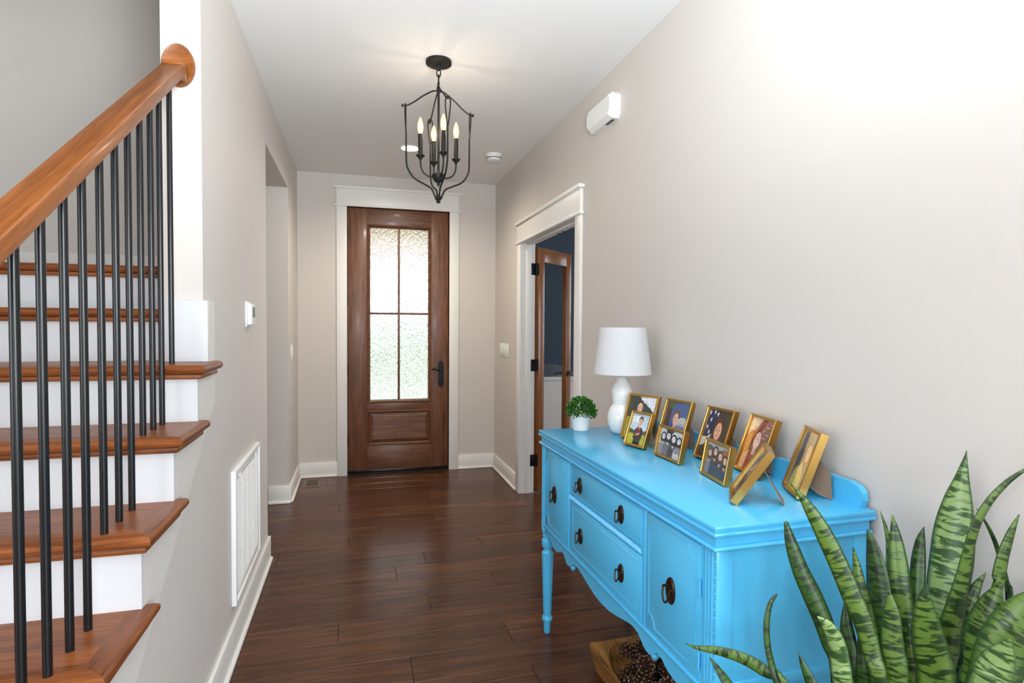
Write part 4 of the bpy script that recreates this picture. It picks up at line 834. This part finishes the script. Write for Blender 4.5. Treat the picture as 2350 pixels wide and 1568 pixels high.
# each leaf: photo-frame spine from tip to root, widths (px), depths at tip and low end, twist, material
Z = lambda pts: [(1550+x/2.76, 1000+y/2.76) for x, y in pts]
LV = [
 (Z([(1845, 95), (1815, 260), (1785, 420), (1760, 600), (1740, 800), (1705, 1000), (1672, 1200)]), [0, 26, 55, 76, 82, 76, 62], 1.20, 1.19, 10, 1),
 (Z([(2290, 175), (2208, 222), (2100, 300), (1990, 420), (1910, 560), (1862, 720), (1830, 880), (1790, 1060), (1745, 1250), (1715, 1450)]), [2, 7, 12, 15, 17, 20, 26, 36, 44, 44], 1.10, 1.16, 30, 0),
 (Z([(1908, 462), (1970, 560), (2022, 670), (2060, 790), (2092, 920), (2110, 1100)]), [1, 6, 9, 10, 11, 10], 1.14, 1.13, 20, 2),
 (Z([(2178, 500), (2130, 610), (2080, 760), (2050, 900), (2030, 1010)]), [2, 14, 22, 24, 20], 1.10, 1.11, 25, 0),
 (Z([(2062, 930), (2010, 1040), (1965, 1180), (1930, 1350), (1895, 1580)]), [2, 40, 66, 76, 70], 1.09, 1.10, 10, 0),
 (Z([(2300, 960), (2208, 1080), (2130, 1220), (2060, 1400), (1990, 1620)]), [2, 52, 84, 96, 90], 1.03, 1.05, 5, 0),
 (Z([(2120, 1290), (2070, 1390), (2010, 1500), (1960, 1640)]), [4, 50, 74, 70], .96, .99, 0, 1),
 (Z([(1968, 868), (1905, 960), (1855, 1070), (1815, 1210), (1785, 1450)]), [1, 20, 34, 38, 36], 1.18, 1.17, 10, 0),
 (Z([(1575, 578), (1552, 660), (1537, 800), (1525, 1000), (1505, 1200)]), [1, 18, 29, 31, 28], 1.24, 1.20, 10, 2),
 (Z([(700, 545), (735, 680), (795, 850), (865, 1000), (930, 1150), (990, 1320), (1040, 1500)]), [8, 26, 36, 42, 42, 40, 36], 1.22, 1.19, 15, 2),
 (Z([(712, 290), (775, 355), (855, 470), (950, 640), (1040, 830), (1120, 1020), (1195, 1200), (1250, 1400), (1295, 1580)]), [1, 9, 26, 38, 42, 44, 42, 38, 34], 1.20, 1.13, 0, 0),
 (Z([(1125, 705), (1145, 800), (1172, 950), (1220, 1150), (1250, 1350)]), [1, 14, 25, 30, 30], 1.23, 1.19, 10, 0),
 (Z([(1218, 598), (1250, 720), (1275, 900), (1290, 1100), (1300, 1300), (1305, 1560)]), [5, 28, 44, 50, 50, 46], 1.22, 1.18, 20, 2),
 (Z([(1375, 503), (1395, 640), (1412, 820), (1428, 1000), (1450, 1200), (1482, 1400), (1510, 1580)]), [2, 24, 40, 45, 46, 44, 42], 1.23, 1.17, 5, 0),
 (Z([(1295, 473), (1328, 570), (1350, 690), (1352, 900), (1360, 1100)]), [1, 7, 11, 14, 16], 1.26, 1.22, 15, 0),
 (Z([(1592, 940), (1578, 1050), (1592, 1200), (1625, 1380), (1650, 1580)]), [2, 30, 56, 72, 76], 1.10, 1.11, 5, 0),
 (Z([(898, 1145), (960, 1200), (1012, 1300), (1042, 1450), (1065, 1600)]), [2, 26, 38, 42, 42], 1.12, 1.12, 10, 1),
 (Z([(645, 1003), (603, 1065), (580, 1190), (588, 1340), (618, 1470), (660, 1600)]), [4, 10, 13, 14, 15, 16], 1.20, 1.18, 30, 2),
 (Z([(62, 1318), (140, 1345), (280, 1368), (430, 1415), (560, 1490), (690, 1590)]), [1, 9, 19, 25, 27, 26], 1.30, 1.20, 20, 0),
 (Z([(218, 1405), (270, 1480), (330, 1570), (420, 1720)]), [2, 14, 22, 26], 1.20, 1.15, 10, 2),
 (Z([(778, 1370), (812, 1460), (860, 1570), (930, 1740)]), [1, 14, 24, 30], 1.16, 1.14, 10, 2),
 (Z([(1075, 1040), (1085, 1200), (1112, 1400), (1140, 1600)]), [2, 26, 36, 38], 1.24, 1.2, 10, 2),
 (Z([(1355, 980), (1368, 1120), (1372, 1330), (1395, 1580)]), [2, 32, 46, 48], 1.14, 1.13, 5, 0),
 (Z([(1820, 1268), (1836, 1400), (1828, 1600)]), [1, 17, 24], 1.12, 1.12, 10, 2),
 (Z([(1180, 1180), (1190, 1330), (1200, 1600)]), [2, 26, 36], 1.18, 1.16, 5, 2),
 (Z([(1480, 1190), (1500, 1340), (1530, 1600)]), [2, 26, 38], 1.16, 1.14, 5, 0),
 (Z([(2085, 880), (2100, 980), (2112, 1120), (2110, 1300)]), [1, 8, 11, 12], 1.15, 1.13, 10, 2),
]
for li, (px, wid, d0, d1, tw, mi) in enumerate(LV):
    n = len(px); pts = []; ws = []
    for i, (u, v) in enumerate(px):
        t_ = i/(n-1); d = d0+(d1-d0)*t_; p = at(u, v, d); p.x = min(p.x, XR-.012); pts.append(p); ws.append(wid[i]/FPX*d/2)
    a = 2.4*li; root = PC+Vector((.10*math.cos(a)*((li % 5)/5+.2), .10*math.sin(a)*((li % 5)/5+.2), .265))
    last = pts[-1]; hd = Vector((root.x-last.x, root.y-last.y, 0))
    q1 = last.lerp(root, .5); q1 = q1 + Vector((-hd.x, -hd.y, 0))*.12
    pts += [q1, root]; ws += [max(ws[-1]*.8, .008), max(ws[-1]*.4, .006)]
    P = smoothpath(pts, 4)
    W = [v_.x for v_ in smoothpath([(w_, 0, 0) for w_ in ws], 4)]
    m = len(P); vs = []; rim = []; uvs = []; acc = 0; NC = 7
    for i in range(m):
        Tn = (P[min(i+1, m-1)]-P[max(i-1, 0)]).normalized(); view = (P[i]-Vector((0, 0, EYE))).normalized()
        wdir = Tn.cross(view); wdir = wdir.normalized() if wdir.length > .05 else Vector((1, 0, 0)); nn = wdir.cross(Tn).normalized()
        tw_ = math.radians(tw)*(1 if li % 2 else -1); wd2 = wdir*math.cos(tw_)+nn*math.sin(tw_); n2 = wd2.cross(Tn).normalized()
        if i: acc += (P[i]-P[i-1]).length
        ww = max(W[i], .0006)/math.cos(tw_)
        th_ = min(.0016, ww*.3)
        for sgn in (1, -1):
            for k in range(NC):
                x = -1+2*k/(NC-1); curve = .22*ww*(x*x)
                p = P[i]+wd2*(ww*x)-n2*curve*(1 if view.dot(n2) < 0 else -1)+n2*(th_*sgn*(1-abs(x)*.8)); p.x = min(p.x, XR-.004)
                vs.append(p); rim.append(max(0, (abs(x)-.8)/.2)); uvs.append((x*ww*.5+.5, acc))
    row = 2*NC; fs = []
    for i in range(m-1):
        for k in range(NC-1):
            fs.append((i*row+k, i*row+k+1, (i+1)*row+k+1, (i+1)*row+k)); fs.append((i*row+NC+k+1, i*row+NC+k, (i+1)*row+NC+k, (i+1)*row+NC+k+1))
        fs.append((i*row, (i+1)*row, (i+1)*row+NC, i*row+NC)); fs.append((i*row+NC-1, i*row+2*NC-1, (i+1)*row+2*NC-1, (i+1)*row+NC-1))
    me = bpy.data.meshes.new('leaf'); me.from_pydata([tuple(p-PC) for p in vs], [], fs)
    uvl = me.uv_layers.new(name='leaf'); ca = me.color_attributes.new('rim', 'FLOAT_COLOR', 'CORNER'); 
    uvl = me.uv_layers['leaf']; ca = me.color_attributes['rim']
    for l_ in me.loops:
        vi = l_.vertex_index; uvl.data[l_.index].uv = uvs[vi]; r_ = rim[vi]; ca.data[l_.index].color = (r_, r_, r_, 1)
    fixn(me); me.polygons.foreach_set('use_smooth', [True]*len(me.polygons)); me.materials.append(SNAKE[mi])
    obj('leaf', me, None, sp)
